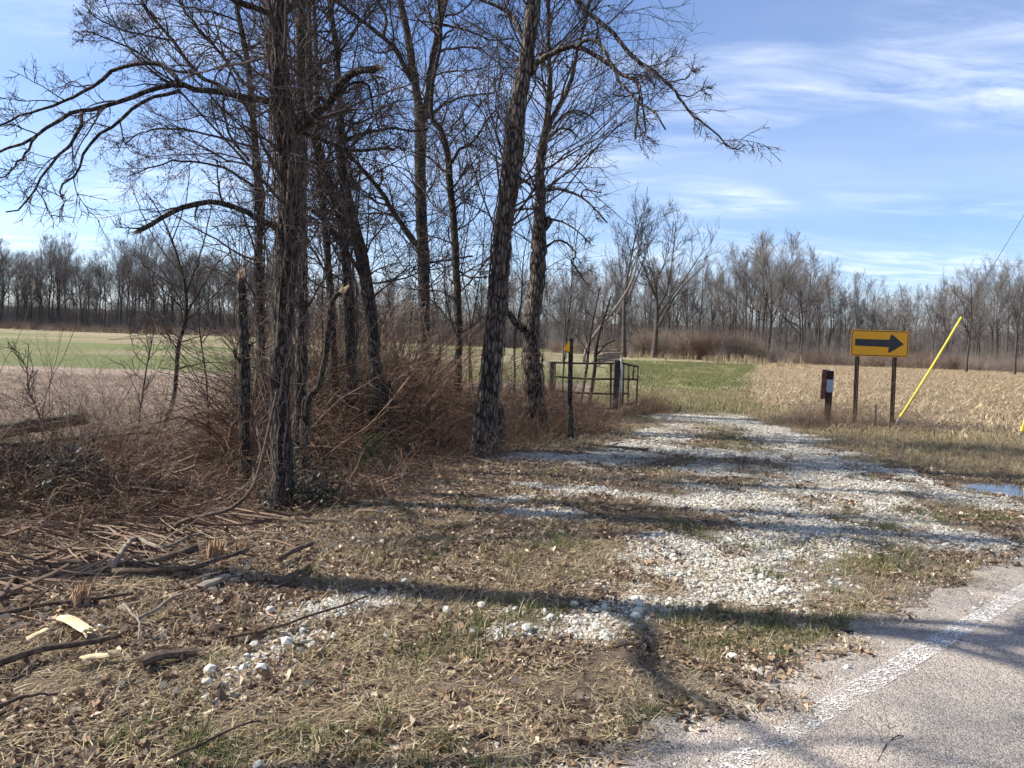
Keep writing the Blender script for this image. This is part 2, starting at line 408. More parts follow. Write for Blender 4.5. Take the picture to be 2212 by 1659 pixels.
def lerp(a, b, t): return a * (1 - t[:, None]) + np.asarray(b) * t[:, None]
def ground_col(x, y):
    n1 = fbm(x * 3, y * 3, 11, 4); n2 = fbm(x * 0.8, y * 0.8, 13, 3); n3 = fbm(x * 0.05, y * 0.06, 15, 4)
    c = lerp(np.array([[0.065, 0.045, 0.031]]), (0.24, 0.175, 0.115), n1)
    c = lerp(c, (0.09, 0.085, 0.04), 0.5 * greens(x, y))
    fl, st, la, ve = zone(x, y)
    tan = lerp(np.array([[0.235, 0.175, 0.130]]), (0.33, 0.255, 0.19), fbm(x * 1.2, y * 3.0, 19, 3))
    grn = lerp(np.array([[0.125, 0.140, 0.045]]), (0.22, 0.18, 0.10), smooth(0.42, 0.62, n3))
    grn = lerp(grn, (0.27, 0.22, 0.14), smooth(0.52, 0.66, fbm(x * 0.03, y * 0.05, 23, 3)) * 0.55)
    e = 29.5 + 0.05 * (x + 15)
    gl = smooth(e - 0.6, e + 0.8, y)
    field = tan * (1 - gl[:, None]) + grn * gl[:, None]
    field = lerp(field, (0.34, 0.26, 0.165), smooth(167, 171, y))
    c = lerp(c, (0.16, 0.12, 0.085), ve)
    c = c * (1 - fl[:, None]) + field * fl[:, None]
    lanec = lerp(np.array([[0.115, 0.165, 0.045]]), (0.25, 0.22, 0.11), smooth(0.38, 0.62, fbm(x * 0.25, y * 0.12, 29, 3)))
    lanec = lerp(lanec, (0.27, 0.21, 0.13), smooth(70, 85, y) * 0.7)
    la2 = la * (1 - fl)
    c = c * (1 - la2[:, None]) + lanec * la2[:, None]
    stubc = lerp(np.array([[0.13, 0.095, 0.058]]), (0.30, 0.228, 0.138), fbm(x * 1.1, y * 1.1, 31, 4))
    stubc = lerp(stubc, (0.27, 0.175, 0.115), smooth(0.45, 0.7, fbm(x * 0.12, y * 0.06, 33, 3)) * 0.7)
    c = c * (1 - st[:, None]) + stubc * st[:, None]
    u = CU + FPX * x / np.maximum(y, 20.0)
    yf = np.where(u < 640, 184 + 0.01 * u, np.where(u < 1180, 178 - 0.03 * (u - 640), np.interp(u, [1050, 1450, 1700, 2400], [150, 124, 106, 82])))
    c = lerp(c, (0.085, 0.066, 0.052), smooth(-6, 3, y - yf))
    g = gravel(x, y)
    c = lerp(c, (0.34, 0.295, 0.235), np.clip(g * 0.9 + 0.45 * smooth(0.25, 0.7, stroke_mask(GS, x, y)), 0, 0.9))
    pd = np.hypot((x - PUD[0] - 0.6) / 1.9, (y - PUD[1] - 0.1) / 1.1)
    c = lerp(c, (0.075, 0.052, 0.036), 1 - smooth(0.8, 1.7, pd + (n2 - 0.5)))
    rs = road_s(x, y)
    c = lerp(c, (0.20, 0.165, 0.13), smooth(-0.55, -0.05, rs + (n2 - 0.5) * 0.5) * 0.8)
    return c
def axis(lo, hi, a, b, step, g):
    mid = list(np.arange(a, b + 1e-6, step)); s = step; v = b; up = []
    while v < hi: s *= g; v += s; up.append(v)
    s = step; v = a; dn = []
    while v > lo: s *= g; v -= s; dn.append(v)
    return np.array(dn[::-1] + mid + up)
def ground():
    ax = axis(-900, 900, -8, 10, 0.11, 1.07); ay = axis(-40, 1200, 2.3, 17, 0.11, 1.04)
    X, Y = np.meshgrid(ax, ay); x = X.ravel(); y = Y.ravel()
    V = np.stack([x, y, hz(x, y)], 1)
    nx, ny = len(ax), len(ay)
    i = np.arange(nx - 1)[None, :] + (np.arange(ny - 1) * nx)[:, None]; i = i.ravel()
    F = np.stack([i, i + 1, i + nx + 1, i + nx], 1)
    m, t, b = new_mat('ground_soil')
    a = N(t, 'ShaderNodeAttribute', attribute_name='col')
    v = coords(t)
    n1 = noise(t, v, 9, 8, 0.7); n2 = noise(t, v, 70, 4, 0.7)
    f = MIX(t, n1, (0.35, 0.35, 0.36), (1.65, 1.62, 1.58)); c = MIX(t, 0.8, a.outputs[0], f, 'MULTIPLY')
    f2 = MIX(t, RAMP(t, n2, 0.3, 0.7), (0.45, 0.45, 0.45), (1.55, 1.55, 1.55)); c = MIX(t, 0.7, c, f2, 'MULTIPLY')
    n3 = noise(t, coords(t, (1.0, 2.2, 1)), 2.2, 6, 0.75)
    c = MIX(t, 0.6, c, MIX(t, RAMP(t, n3, 0.3, 0.7), (0.55, 0.55, 0.55), (1.45, 1.45, 1.45)), 'MULTIPLY')
    ln(t, c, b.inputs['Base Color']); b.inputs['Roughness'].default_value = 0.95
    h = MATH(t, 'ADD', n1, MATH(t, 'MULTIPLY', n2, 0.4)); bump(t, b, h, 1.0, 0.05)
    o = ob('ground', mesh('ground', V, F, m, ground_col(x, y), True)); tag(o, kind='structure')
ground()

# ------------------------------------------------------------------ road with worn edge line
def asphalt():
    m, t, b = new_mat('chip_seal')
    v = coords(t)
    vo = N(t, 'ShaderNodeTexVoronoi', Scale=140.0); ln(t, v, vo.inputs['Vector'])
    spk = N(t, 'ShaderNodeSeparateXYZ'); ln(t, vo.outputs['Color'], spk.inputs[0])
    c = MIX(t, RAMP(t, spk.outputs[0], 0.05, 0.95), (0.16, 0.140, 0.120), (0.43, 0.378, 0.325))
    n1 = noise(t, v, 1.1, 5, 0.6); n2 = noise(t, v, 6.0, 4)
    c = MIX(t, 0.75, c, MIX(t, RAMP(t, n1, 0.3, 0.7), (0.62, 0.64, 0.66), (1.28, 1.22, 1.14)), 'MULTIPLY')
    c = MIX(t, 0.35, c, MIX(t, n2, (0.5, 0.5, 0.5), (1.5, 1.5, 1.5)), 'MULTIPLY')
    cr = N(t, 'ShaderNodeTexVoronoi', Scale=0.55, feature='DISTANCE_TO_EDGE'); wv = N(t, 'ShaderNodeVectorMath', operation='ADD'); ln(t, v, wv.inputs[0]); nv = N(t, 'ShaderNodeTexNoise', Scale=3.0, Detail=6.0); ln(t, v, nv.inputs['Vector']); ln(t, nv.outputs[1], wv.inputs[1]); ln(t, wv.outputs[0], cr.inputs['Vector'])
    c = MIX(t, MATH(t, 'MULTIPLY', RAMP(t, cr.outputs['Distance'], 0.002, 0.010, (1, 1, 1), (0, 0, 0)), 0.55), c, (0.07, 0.06, 0.05))
    c = MIX(t, MATH(t, 'MULTIPLY', RAMP(t, noise(t, v, 0.7, 6, 0.7), 0.52, 0.66), 0.45), c, (0.13, 0.125, 0.12))
    ln(t, c, b.inputs['Base Color']); b.inputs['Roughness'].default_value = 0.85
    bump(t, b, MATH(t, 'SUBTRACT', 1.0, vo.outputs['Distance']), 0.7, 0.006)
    return m
def strip(s0, s1, l0, l1, z, step, jag=0.0, seed=0, z2=None):
    """sheet along the road: s = distance from the edge, l = metres along it"""
    l = np.arange(l0, l1 + 1e-6, step)
    j0 = (fbm(l * 3.1, l * 0 + seed, 51, 5) - 0.5) * 2 * jag
    a = ROAD_A + np.outer(l, ROAD_DIR) + np.outer(s0 + j0, ROAD_N); bq = ROAD_A + np.outer(l, ROAD_DIR) + np.outer(np.full(len(l), s1), ROAD_N)
    za = np.full(len(l), z); zb = np.full(len(l), z if z2 is None else z2)
    V = np.vstack([np.column_stack([a, za]), np.column_stack([bq, zb])]); n = len(l); i = np.arange(n - 1)
    return V, np.stack([i, i + n, i + n + 1, i + 1], 1)
road_me = strip(0.0, 6.4, -60, 150, 0.004, 0.05, 0.20, 1)
road = tag(ob('road', mesh('road', road_me[0], road_me[1], asphalt())), kind='structure')
def line_mat():
    m, t, b = new_mat('worn_line_paint'); v = coords(t)
    ln(t, MIX(t, noise(t, v, 40, 4), (0.52, 0.50, 0.46), (0.72, 0.70, 0.66)), b.inputs['Base Color'])
    b.inputs['Roughness'].default_value = 0.7
    vo = N(t, 'ShaderNodeTexVoronoi', Scale=120.0); ln(t, v, vo.inputs['Vector'])
    sp = N(t, 'ShaderNodeSeparateXYZ'); ln(t, vo.outputs['Color'], sp.inputs[0])
    sepv = N(t, 'ShaderNodeSeparateXYZ'); ln(t, v, sepv.inputs[0])
    near = MATH(t, 'MULTIPLY', RAMP(t, MATH(t, 'MULTIPLY', sepv.outputs[1], 0.1), 0.33, 0.40, (1, 1, 1), (0, 0, 0)), 0.05)   # the line is rubbed away more here
    wear = MATH(t, 'ADD', MATH(t, 'MULTIPLY', noise(t, v, 7.0, 7, 0.75), 0.72), MATH(t, 'MULTIPLY', sp.outputs[0], 0.36))
    wear = MATH(t, 'ADD', wear, near)
    keep = RAMP(t, wear, 0.41, 0.57, (1, 1, 1), (0, 0, 0))
    tr = N(t, 'ShaderNodeBsdfTransparent'); mx = N(t, 'ShaderNodeMixShader')
    ln(t, keep, mx.inputs[0]); ln(t, tr.outputs[0], mx.inputs[1]); ln(t, b.outputs[0], mx.inputs[2])
    ln(t, mx.outputs[0], t.nodes['Material Output'].inputs[0]); return m
lm = strip(0.30, 0.42, -20, 80, 0.008, 0.05, 0.012, 7)
ob('edge_line', mesh('edge_line', lm[0], lm[1], line_mat()), road)
# puddle: a flat sheet of water in the hollow beside the drive
def puddle():
    a = np.linspace(0, 2 * math.pi, 72, endpoint=False)
    r = 1 + (fbm(np.cos(a) * 2 + 5, np.sin(a) * 2 + 5, 61, 4) - 0.5) * 0.55
    q = np.stack([PUD[0] + 0.85 + 2.2 * np.cos(a), PUD[1] + 0.12 + 0.85 * np.sin(a)], 1)
    V = np.vstack([[[PUD[0] + 0.85, PUD[1] + 0.12, -0.026]], np.column_stack([q, np.full(72, -0.026)])])
    i = np.arange(72); F = np.stack([np.zeros(72, int), 1 + i, 1 + (i + 1) % 72], 1)
    m, t, b = new_mat('puddle_water'); b.inputs['Base Color'].default_value = (0.06, 0.048, 0.036, 1)
    b.inputs['Roughness'].default_value = 0.03; b.inputs['Specular IOR Level'].default_value = 0.5
    bump(t, b, noise(t, coords(t), 9, 3), 0.04, 0.01)
    tag(ob('puddle', mesh('puddle', V, F, m)), kind='structure')
puddle()
# ------------------------------------------------------------------ branching
def grow(pts, rad, k, t0, t1, Lf, ang, n, wig, up, rr, rmin, g, lmin=0.0, lmax=99.0):
    B, m, _ = pts.shape
    plen = np.linalg.norm(np.diff(pts, axis=1), axis=2).sum(1)
    kk = np.maximum(1, np.round(k * np.clip(plen / max(np.median(plen), 1e-6), 0.5, 1.8))).astype(int) if isinstance(k, float) else np.full(B, k)
    idx = np.repeat(np.arange(B), kk); C = len(idx)
    t = g.uniform(t0, t1, C); f = t * (m - 1); i = np.clip(f.astype(int), 0, m - 2); w = (f - i)[:, None]
    p0 = pts[idx, i] * (1 - w) + pts[idx, i + 1] * w
    tan = nrm(pts[idx, i + 1] - pts[idx, i]); r = rad[idx, i] * (1 - w[:, 0]) + rad[idx, i + 1] * w[:, 0]
    q = g.standard_normal((C, 3)); q = nrm(q - (q * tan).sum(1, keepdims=True) * tan)
    a = ang * (1 + 0.28 * g.standard_normal(C))[:, None]
    d = np.cos(a) * tan + np.sin(a) * q
    L = np.clip(plen[idx] * Lf, lmin, lmax) * g.uniform(0.55, 1.35, C) * (1.15 - 0.55 * t)
    out = np.zeros((C, n, 3)); out[:, 0] = p0; st = (L / (n - 1))[:, None]
    for j in range(1, n):
        d = d + wig * g.standard_normal((C, 3)); d[:, 2] += up; d = nrm(d)
        out[:, j] = out[:, j - 1] + d * st
    r0 = np.minimum(np.maximum(r * rr, rmin), np.maximum(r, rmin)); s = np.linspace(0, 1, n)[None, :]
    return out, np.maximum(r0[:, None] * (1 - 0.75 * s), rmin * 0.55)
def resample(p, r, n):
    i = np.linspace(0, len(p) - 1, n); k = np.clip(i.astype(int), 0, len(p) - 2); w = i - k
    return p[k] * (1 - w[:, None]) + p[k + 1] * w[:, None], r[k] * (1 - w) + r[k + 1] * w
def ring_cap(mb, p, r, d, mat_n=None): pass

def splinters(p, d, r, L, n, g):
    """torn wood: a bundle of thin spikes"""
    d = nrm(np.asarray(d, float)); q = g.standard_normal((n, 3)); q = nrm(q - (q @ d)[:, None] * d)
    b = p + q * (r * np.sqrt(g.uniform(0, 1, n)))[:, None]
    e = b + (d + 0.18 * g.standard_normal((n, 3))) * (L * g.uniform(0.3, 1.1, n))[:, None]
    pts = np.stack([b - d * r * 0.5, b * 0.5 + e * 0.5, e], 1); w = r * 0.28 * g.uniform(0.5, 1.2, n)
    rad = np.stack([w, w * 0.8, w * 0.08], 1)
    return tubes(pts, rad, 4)

def near_tree(name, label, trunk, limbs=(), Y=None, dd=0.0, mat='bark_a', crown=None, flare=1.35, sides=14, group=None,
              seed=1, torn=None, cat='tree', rough=0.07, vines=None, buds=0, twigmat='twig'):
    g = np.random.default_rng(seed)
    tr = [(u, v) for u, v, w in trunk]; W = np.array([w for _, _, w in trunk], float)
    if Y is None: Y = G(*tr[0])[1]
    n0 = len(tr)
    hh = np.array([tr[0][1] - v for _, v in tr]); hh = hh / max(hh[-1], 1)
    Ys = Y + dd * hh
    pts = np.array([P(u, v, y) for (u, v), y in zip(tr, Ys)])
    base = pts[0].copy(); gz = float(hz(base[0], base[1])); base[2] = gz
    pts[0, 2] = gz - 0.03 if abs(pts[0, 2] - gz) < 0.8 else pts[0, 2]
    rad = W / 2 * Ys / FPX
    H = np.linalg.norm(np.diff(pts, axis=0), axis=1).sum()
    n = int(np.clip(H / 0.07, 16, 120))
    sp = spline(pts, n)
    cum = np.concatenate([[0], np.cumsum(np.linalg.norm(np.diff(pts, axis=0), axis=1))]); s = np.linspace(0, cum[-1], n)
    sr = np.interp(s, cum, rad)
    sp[1:-1] += (g.standard_normal((n - 2, 3)) * sr[1:-1, None] * 0.05)
    sr = sr * (1 + (flare - 1) * np.exp(-s / 0.22))
    sp = np.vstack([sp[0] - [0, 0, 0.25], sp]); sr = np.concatenate([[sr[0] * 1.15], sr])
    e = thing(name, base, label, cat, group)
    V, F = tubes(sp, sr, sides, True, g, rough)
    part('trunk', V, F, M[mat], e, smooth_=True)
    sets = []
    p_, r_ = resample(sp[1:], sr[1:], 24); sets.append((p_[None], r_[None]))
    for lb in limbs:
        px, w0, w1, d0, d1 = lb[:5]
        k = len(px); yy = np.interp(px[0][1], [v for _, v in tr][::-1], Ys[::-1]) if n0 > 1 else Y
        q = np.array([P(u, v, yy + d0 + (d1 - d0) * i / max(k - 1, 1)) for i, (u, v) in enumerate(px)])
        m = int(np.clip(np.linalg.norm(np.diff(q, axis=0), axis=1).sum() / 0.10, 10, 60))
        lp = spline(q, m); lp[1:-1] += g.standard_normal((m - 2, 3)) * 0.006
        lr = np.linspace(w0, w1, m) / 2 * yy / FPX
        V, F = tubes(lp, lr, 8, True, g, 0.06)
        br = part('branch', V, F, M[mat], e, smooth_=True)
        if len(lb) > 5 and lb[5]:
            V, F = splinters(lp[-1], lp[-1] - lp[-3], lr[-1], lb[5], 9, g); part('torn_end', V, F, M['redwood'], br)
        lp, lr = resample(lp, lr, 16); sets.append((lp[None], lr[None]))
    if torn:
        V, F = splinters(sp[-1], sp[-1] - sp[-4], sr[-1], torn[0], torn[1], g)
        part('torn_top', V, F, M[torn[2]], e)
    if crown:
        mb = MB(); c = dict(k1=10, t1=0.4, l1=0.35, a1=0.9, k2=6, k3=5, k4=0, lim2=1.6, r1=0.016, up=0.04, wig=0.16, wig3=0.22, rm=0.0028, lmax1=3.2, l2=0.5, l3=0.5)
        c.update(crown)
        allb = []
        if c['k1']:
            a1 = grow(*sets[0], c['k1'], c['t1'], 1.0, c['l1'], c['a1'], 9, c['wig'], c['up'], 0.45, 0.008, g, 0.5, c['lmax1']); a1 = (a1[0], np.minimum(a1[1], c['r1'] * a1[1] / a1[1][:, :1])); allb.append(a1)
        for S in sets[1:]:
            LL = np.linalg.norm(np.diff(S[0][0], axis=0), axis=1).sum(); kk = int(round(LL * c['lim2'] + 0.3))
            if kk: allb.append(grow(*S, kk, 0.25, 1.0, 0.32, 0.8, 8, c['wig'], c.get('lup', 0.0), 0.5, 0.005, g, 0.25, c.get('limL', 1.1)))
        lv2 = []
        for A in allb: mb.add(*tubes(*A, 5)); lv2.append(grow(*A, c['k2'], 0.15, 1.0, c['l2'], 0.8, 6, c['wig'] * 1.1, c['up'] * 0.5, 0.6, c['rm'] * 1.5, g, 0.2, 1.4))
        lv3 = []
        for A in lv2: mb.add(*tubes(*A, 4)); lv3.append(grow(*A, c['k3'], 0.15, 1.0, c['l3'], 0.8, 4, c['wig3'], 0.0, 0.6, c['rm'], g, 0.12, 0.6))
        tips = []
        for A in lv3:
            mb.add(*tubes(*A, 3)); tips.append(A[0][:, 1:].reshape(-1, 3))
            if c['k4']:
                A4 = grow(*A, c['k4'], 0.2, 1.0, 0.55, 0.7, 3, 0.25, 0.0, 0.7, c['rm'] * 0.8, g, 0.08, 0.3); mb.add(*tubes(*A4, 3)); tips.append(A4[0][:, 1:].reshape(-1, 3))
        V, F, _ = mb.get(); part('crown', V, F, M[twigmat], e)
        if buds:
            T = np.vstack(tips); T = T[g.integers(0, len(T), buds)] + g.standard_normal((buds, 3)) * 0.01
            V, F = blades(T, buds, 0.02, 0.05, 0.013, g, 1.4, hang=True)
            o = part('buds', V, F, m_two_cache('buds', (0.16, 0.10, 0.06), (0.30, 0.22, 0.12)), e); o['kind'] = 'stuff'
    if vines:
        nv, h0, h1, spread, nt_ = vines
        hs = g.uniform(0, h1 * 0.75, nv); m = 26
        a0 = g.uniform(0, 2 * math.pi, nv); L = g.uniform(min(0.8, h1 * 0.4), h1 * 0.8, nv); rr0 = g.uniform(0.0025, 0.010, nv)
        vp = np.zeros((nv, m, 3)); zt = sp[1:, 2] - sp[1, 2]
        wob = np.cumsum(g.standard_normal((nv, m)) * 0.22, 1); off = 0.012 + spread * 0.8 * np.abs(np.cumsum(g.standard_normal((nv, m)) * 0.28, 1)).clip(0, 1.6) * g.uniform(0.1, 1, (nv, 1)) ** 2
        for j in range(m):
            z = np.clip(hs + L * j / (m - 1), 0, zt[-1])
            cx_ = np.interp(z, zt, sp[1:, 0]); cy_ = np.interp(z, zt, sp[1:, 1]); rr_ = np.interp(z, zt, sr[1:])
            A = a0 + wob[:, j]; ro = rr_ + off[:, j]
            vp[:, j] = np.stack([cx_ + np.cos(A) * ro, cy_ + np.sin(A) * ro, z + sp[1, 2] + 0.05 * g.standard_normal(nv)], 1)
        vr = np.repeat(rr0[:, None], m, 1) * np.linspace(1, 0.5, m)
        mb = MB(); mb.add(*tubes(vp, vr, 4))
        tw = grow(vp, vr, nt_, 0.0, 1.0, 0.35, 1.0, 6, 0.38, -0.06, 0.6, 0.0022, g, 0.25, 0.9); mb.add(*tubes(*tw, 3))
        tw2 = grow(*tw, 2, 0.2, 1.0, 0.5, 0.9, 4, 0.35, -0.03, 0.7, 0.002, g, 0.12, 0.4); mb.add(*tubes(*tw2, 3))
        V, F, _ = mb.get(); part('climbing_vine', V, F, M['vine'], e)
    return e
_mc = {}
def m_two_cache(k, a, b):
    if k not in _mc: _mc[k] = m_two(k, a, b, 0.8, 5.0)
    return _mc[k]
def blades(base, n, l0, l1, w, g, lean=0.5, hang=False, flat=False):
    """bent grass blades: 5 vertices, a quad and a triangle"""
    az = g.uniform(0, 2 * math.pi, n); L = g.uniform(l0, l1, n); th = np.abs(g.standard_normal(n)) * lean
    d = np.stack([np.cos(az), np.sin(az), np.zeros(n)], 1); s = np.stack([-np.sin(az), np.cos(az), np.zeros(n)], 1)
    sgn = -1.0 if hang else 1.0
    up = np.stack([np.zeros(n), np.zeros(n), np.full(n, sgn)], 1)
    th1 = np.clip(th, 0, 1.45); th2 = np.clip(th + g.uniform(0.1, 0.7, n), 0, 1.7)
    if flat: th1 = np.clip(g.normal(1.40, 0.16, n), 0.6, 1.62); th2 = th1 + g.uniform(0, 0.25, n)
    m = base + (d * np.sin(th1)[:, None] + up * np.cos(th1)[:, None]) * (L * 0.55)[:, None]
    t = m + (d * np.sin(th2)[:, None] + up * np.cos(th2)[:, None]) * (L * 0.45)[:, None]
    hw = (w * g.uniform(0.6, 1.3, n))[:, None] / 2
    V = np.stack([base - s * hw, base + s * hw, m + s * hw * 0.8, m - s * hw * 0.8, t], 1).reshape(-1, 3)
    b = np.arange(n) * 5
    return V, [np.stack([b, b + 1, b + 2, b + 3], 1), np.stack([b + 3, b + 2, b + 4], 1)]

def Z1(pts): return [(x * 0.434, y * 0.434) for x, y in pts]
def Z2(pts): return [(648 + x * 0.434, y * 0.434) for x, y in pts]

near_tree('vine_covered_tree', 'thick dark tree wrapped in brown vines, nearest trunk left of the drive',
    [(612, 1108, 50), (608, 1000, 44), (606, 850, 42), (611, 700, 44), (616, 580, 44), (624, 450, 44), (617, 300, 40), (604, 170, 34), (597, 0, 31), (600, -250, 26), (590, -560, 14)],
    [(Z1([(1435, 660), (1560, 580), (1650, 490), (1720, 390), (1790, 350), (1880, 338)]), 22, 13, 0.0, -0.5, 0.10),
     (Z1([(1700, 460), (1760, 410), (1830, 420), (1850, 520), (1885, 640)]), 7, 3, -0.3, -0.4),
     (Z1([(1400, 520), (1290, 495), (1180, 480), (1060, 450), (950, 442), (890, 420), (740, 450), (570, 520), (400, 555), (330, 570), (180, 680), (20, 750), (-80, 800)]), 15, 4, 0.0, -1.1),
     (Z1([(900, 425), (820, 330), (740, 310), (570, 350), (480, 430), (300, 510), (140, 560), (0, 625)]), 10, 4, -0.5, -0.2),
     (Z1([(900, 450), (720, 500), (600, 600), (440, 720), (380, 870), (300, 935), (310, 990)]), 8, 3, -0.5, -1.2),
     (Z1([(405, 560), (380, 680), (240, 840), (160, 960), (90, 1040), (30, 1055)]), 7, 2.5, -0.8, -1.3),
     (Z1([(180, 680), (120, 770), (60, 850), (0, 885)]), 5, 2.5, -0.9, -1.3),
     (Z1([(1400, 1150), (1250, 1070), (1090, 1000), (980, 1020), (860, 1050), (800, 1090), (690, 1150)]), 13, 9, 0.0, -0.6, 0.07),
     (Z1([(1370, 70), (1180, 10), (1000, -80), (700, -160)]), 14, 6, 0.0, -0.8),
     (Z1([(1400, 90), (1470, 10), (1540, -120)]), 13, 8, 0.0, 0.5),
     (Z1([(1450, 650), (1600, 690), (1750, 745), (1900, 740), (1960, 745)]), 9, 7, 0.0, 0.6, 0.06)],
    dd=0.2, mat='bark_a', crown=dict(k1=26, t1=0.35, l1=0.22, k2=6, k3=5, lim2=3.2, limL=0.7, wig=0.16, wig3=0.18, rm=0.0026), seed=3,
    vines=(44, 0.0, 6.0, 0.08, 12), rough=0.09)
near_tree('slim_vine_tree', 'slim vine-hung stem close on the left of the thick vine-covered tree',
    [(575, 1010, 17), (566, 800, 16), (560, 630, 15), (560, 434, 14), (547, 260, 14), (534, 130, 12), (512, 20, 10), (470, -180, 7)],
    [(Z1([(1280, 560), (1120, 440), (990, 370), (850, 190), (740, 60), (640, -120)]), 10, 6, 0.1, 0.6),
     (Z1([(1240, 800), (1150, 680), (1110, 500), (1160, 320)]), 7, 4, 0.1, 0.3),
     (Z1([(1220, 420), (1120, 290), (1000, 160), (900, 20), (840, -140)]), 8, 5, 0, 0.5),
     (Z1([(1290, 740), (1100, 690), (880, 640), (700, 660), (620, 720)]), 6, 2.5, 0, 0.3),
     (Z1([(1290, 950), (1120, 840), (900, 800), (760, 830), (660, 870)]), 6, 2.5, 0, -0.3),
     (Z1([(1000, 370), (820, 340), (640, 240), (480, 170), (400, 160)]), 6, 2.5, 0.4, 0.2),
     (Z1([(860, 200), (700, 170), (540, 120), (440, 60)]), 5, 2.5, 0.4, 0.3)],
    dd=0.5, mat='bark_a', crown=dict(k1=26, t1=0.28, l1=0.30, a1=0.9, k2=6, k3=6, lim2=7, limL=1.4, lup=-0.03, l2=0.6, l3=0.6, wig=0.14, up=-0.015, wig3=0.14, rm=0.0021, k4=1), seed=5,
    vines=(24, 0.3, 5.2, 0.14, 9), buds=5000)
near_tree('grey_tree', 'straight grey trunk rising just behind the vine-covered tree',
    [(648, 960, 24), (650, 800, 24), (652, 600, 23), (648, 400, 22), (651, 200, 20), (650, 0, 18), (655, -300, 10)],
    [(Z1([(1500, 900), (1560, 760), (1640, 620), (1700, 480)]), 7, 3, 0, 0.5), (Z1([(1500, 620), (1420, 480), (1380, 300), (1330, 120)]), 7, 3, 0, -0.4)],
    Y=9.3, dd=0.2, crown=dict(k1=30, t1=0.2, l1=0.24, k2=7, k3=7, lim2=4.0, wig=0.18, wig3=0.18, rm=0.0024), seed=8, vines=(18, 0.3, 6.0, 0.14, 9))
near_tree('leaning_tree', 'dark leaning trunk, rightmost of the three behind the brown thicket',
    [(818, 860, 27), (808, 760, 27)] + [(u, v, w) for (u, v), w in zip(Z2([(350, 1550), (300, 1250), (250, 1050), (220, 900), (210, 760), (198, 500), (180, 250), (150, 0), (130, -300)]), (27, 26, 24, 20, 17, 13, 11, 9, 5))],
    [(Z2([(245, 790), (310, 840), (400, 950), (480, 1080)]), 4, 3, 0.2, 0.4), (Z2([(215, 700), (330, 660), (480, 640), (590, 655), (640, 640)]), 8, 4, 0, 0.4),
     (Z2([(205, 600), (120, 520), (60, 400)]), 6, 3, 0, -0.4)],
    Y=11.2, dd=0.4, crown=dict(k1=44, t1=0.20, l1=0.26, k2=8, k3=7, wig3=0.16, lim2=3.2, wig=0.17, rm=0.0036), seed=11)
near_tree('bent_tree', 'bent trunk crossing behind, second of the three dark trunks past the vine-covered tree',
    [(760, 840, 20)] + [(u, v, w) for (u, v), w in zip(Z2([(250, 1560), (245, 1480), (215, 1150), (180, 1020), (120, 880), (90, 770), (60, 600), (50, 300), (40, 0), (20, -300)]), (19, 19, 18, 18, 17, 15, 13, 11, 9, 5))],
    [(Z2([(40, 1030), (120, 1100), (200, 1200), (300, 1370)]), 8, 7, 0.0, 0.2), (Z2([(110, 860), (20, 800), (-60, 700)]), 6, 3, 0, -0.4)],
    Y=10.8, dd=0.4, crown=dict(k1=44, t1=0.20, l1=0.26, k2=8, k3=7, wig3=0.16, lim2=1.5, wig=0.19, rm=0.0036), seed=12, vines=(26, 0.3, 3.2, 0.12, 8))
near_tree('thin_dark_tree', 'thin upright trunk, first of the three dark trunks past the vine-covered tree',
    [(722, 850, 16)] + [(u, v, w) for (u, v), w in zip(Z2([(160, 1600), (135, 1250), (110, 950), (95, 750), (85, 400), (70, 0), (60, -250)]), (16, 15, 14, 12, 10, 8, 5))],
    [(Z2([(120, 1080), (190, 1000), (260, 860)]), 5, 3, 0, 0.3)],
    Y=11.8, dd=0.2, crown=dict(k1=44, t1=0.20, l1=0.26, k2=8, k3=7, wig3=0.16, lim2=1.5, wig=0.19, rm=0.0036), seed=13)
near_tree('forked_tree', 'tall straight trunk forking into a high Y in the middle of the clump',
    [(926, 905, 27), (921, 800, 26)] + [(u, v, w) for (u, v), w in zip(Z2([(620, 1650), (615, 1300), (600, 1000), (600, 700), (598, 560), (588, 500), (565, 350), (530, 150), (500, 0), (470, -220), (450, -500)]), (25, 25, 24, 24, 24, 19, 17, 15, 14, 10, 5))],
    [(Z2([(610, 600), (640, 500), (650, 380), (680, 200), (705, 80), (722, 0), (740, -200), (745, -420)]), 19, 7, 0, 0.3),
     (Z2([(575, 430), (540, 370), (470, 240), (380, 160), (280, 80), (170, 0), (60, -80)]), 12, 6, 0, -0.5),
     (Z2([(600, 1260), (580, 1220), (480, 1080), (400, 950), (310, 840), (240, 770), (180, 720)]), 13, 7, 0, -0.6),
     (Z2([(470, 1070), (400, 1060), (280, 1065)]), 5, 2.5, -0.3, -0.5),
     (Z2([(690, 120), (790, 140), (880, 170), (960, 200), (1060, 190)]), 6, 3, 0.2, 0.5),
     (Z2([(410, 190), (430, 100), (390, 0), (360, -100)]), 7, 4, -0.2, -0.3),
     (Z2([(640, 1310), (760, 1290), (860, 1275)]), 5, 4, 0, 0.3), (Z2([(720, 80), (800, 60), (860, 0)]), 5, 3, 0, 0.3),
     (Z2([(640, 590), (720, 520), (820, 480), (940, 465), (1010, 440)]), 6, 2.5, 0, -0.6)],
    dd=0.3, crown=dict(k1=44, t1=0.20, l1=0.26, k2=8, k3=7, wig3=0.16, lim2=2.6, wig=0.17, up=0.03, rm=0.0040), seed=21, mat='bark_a')
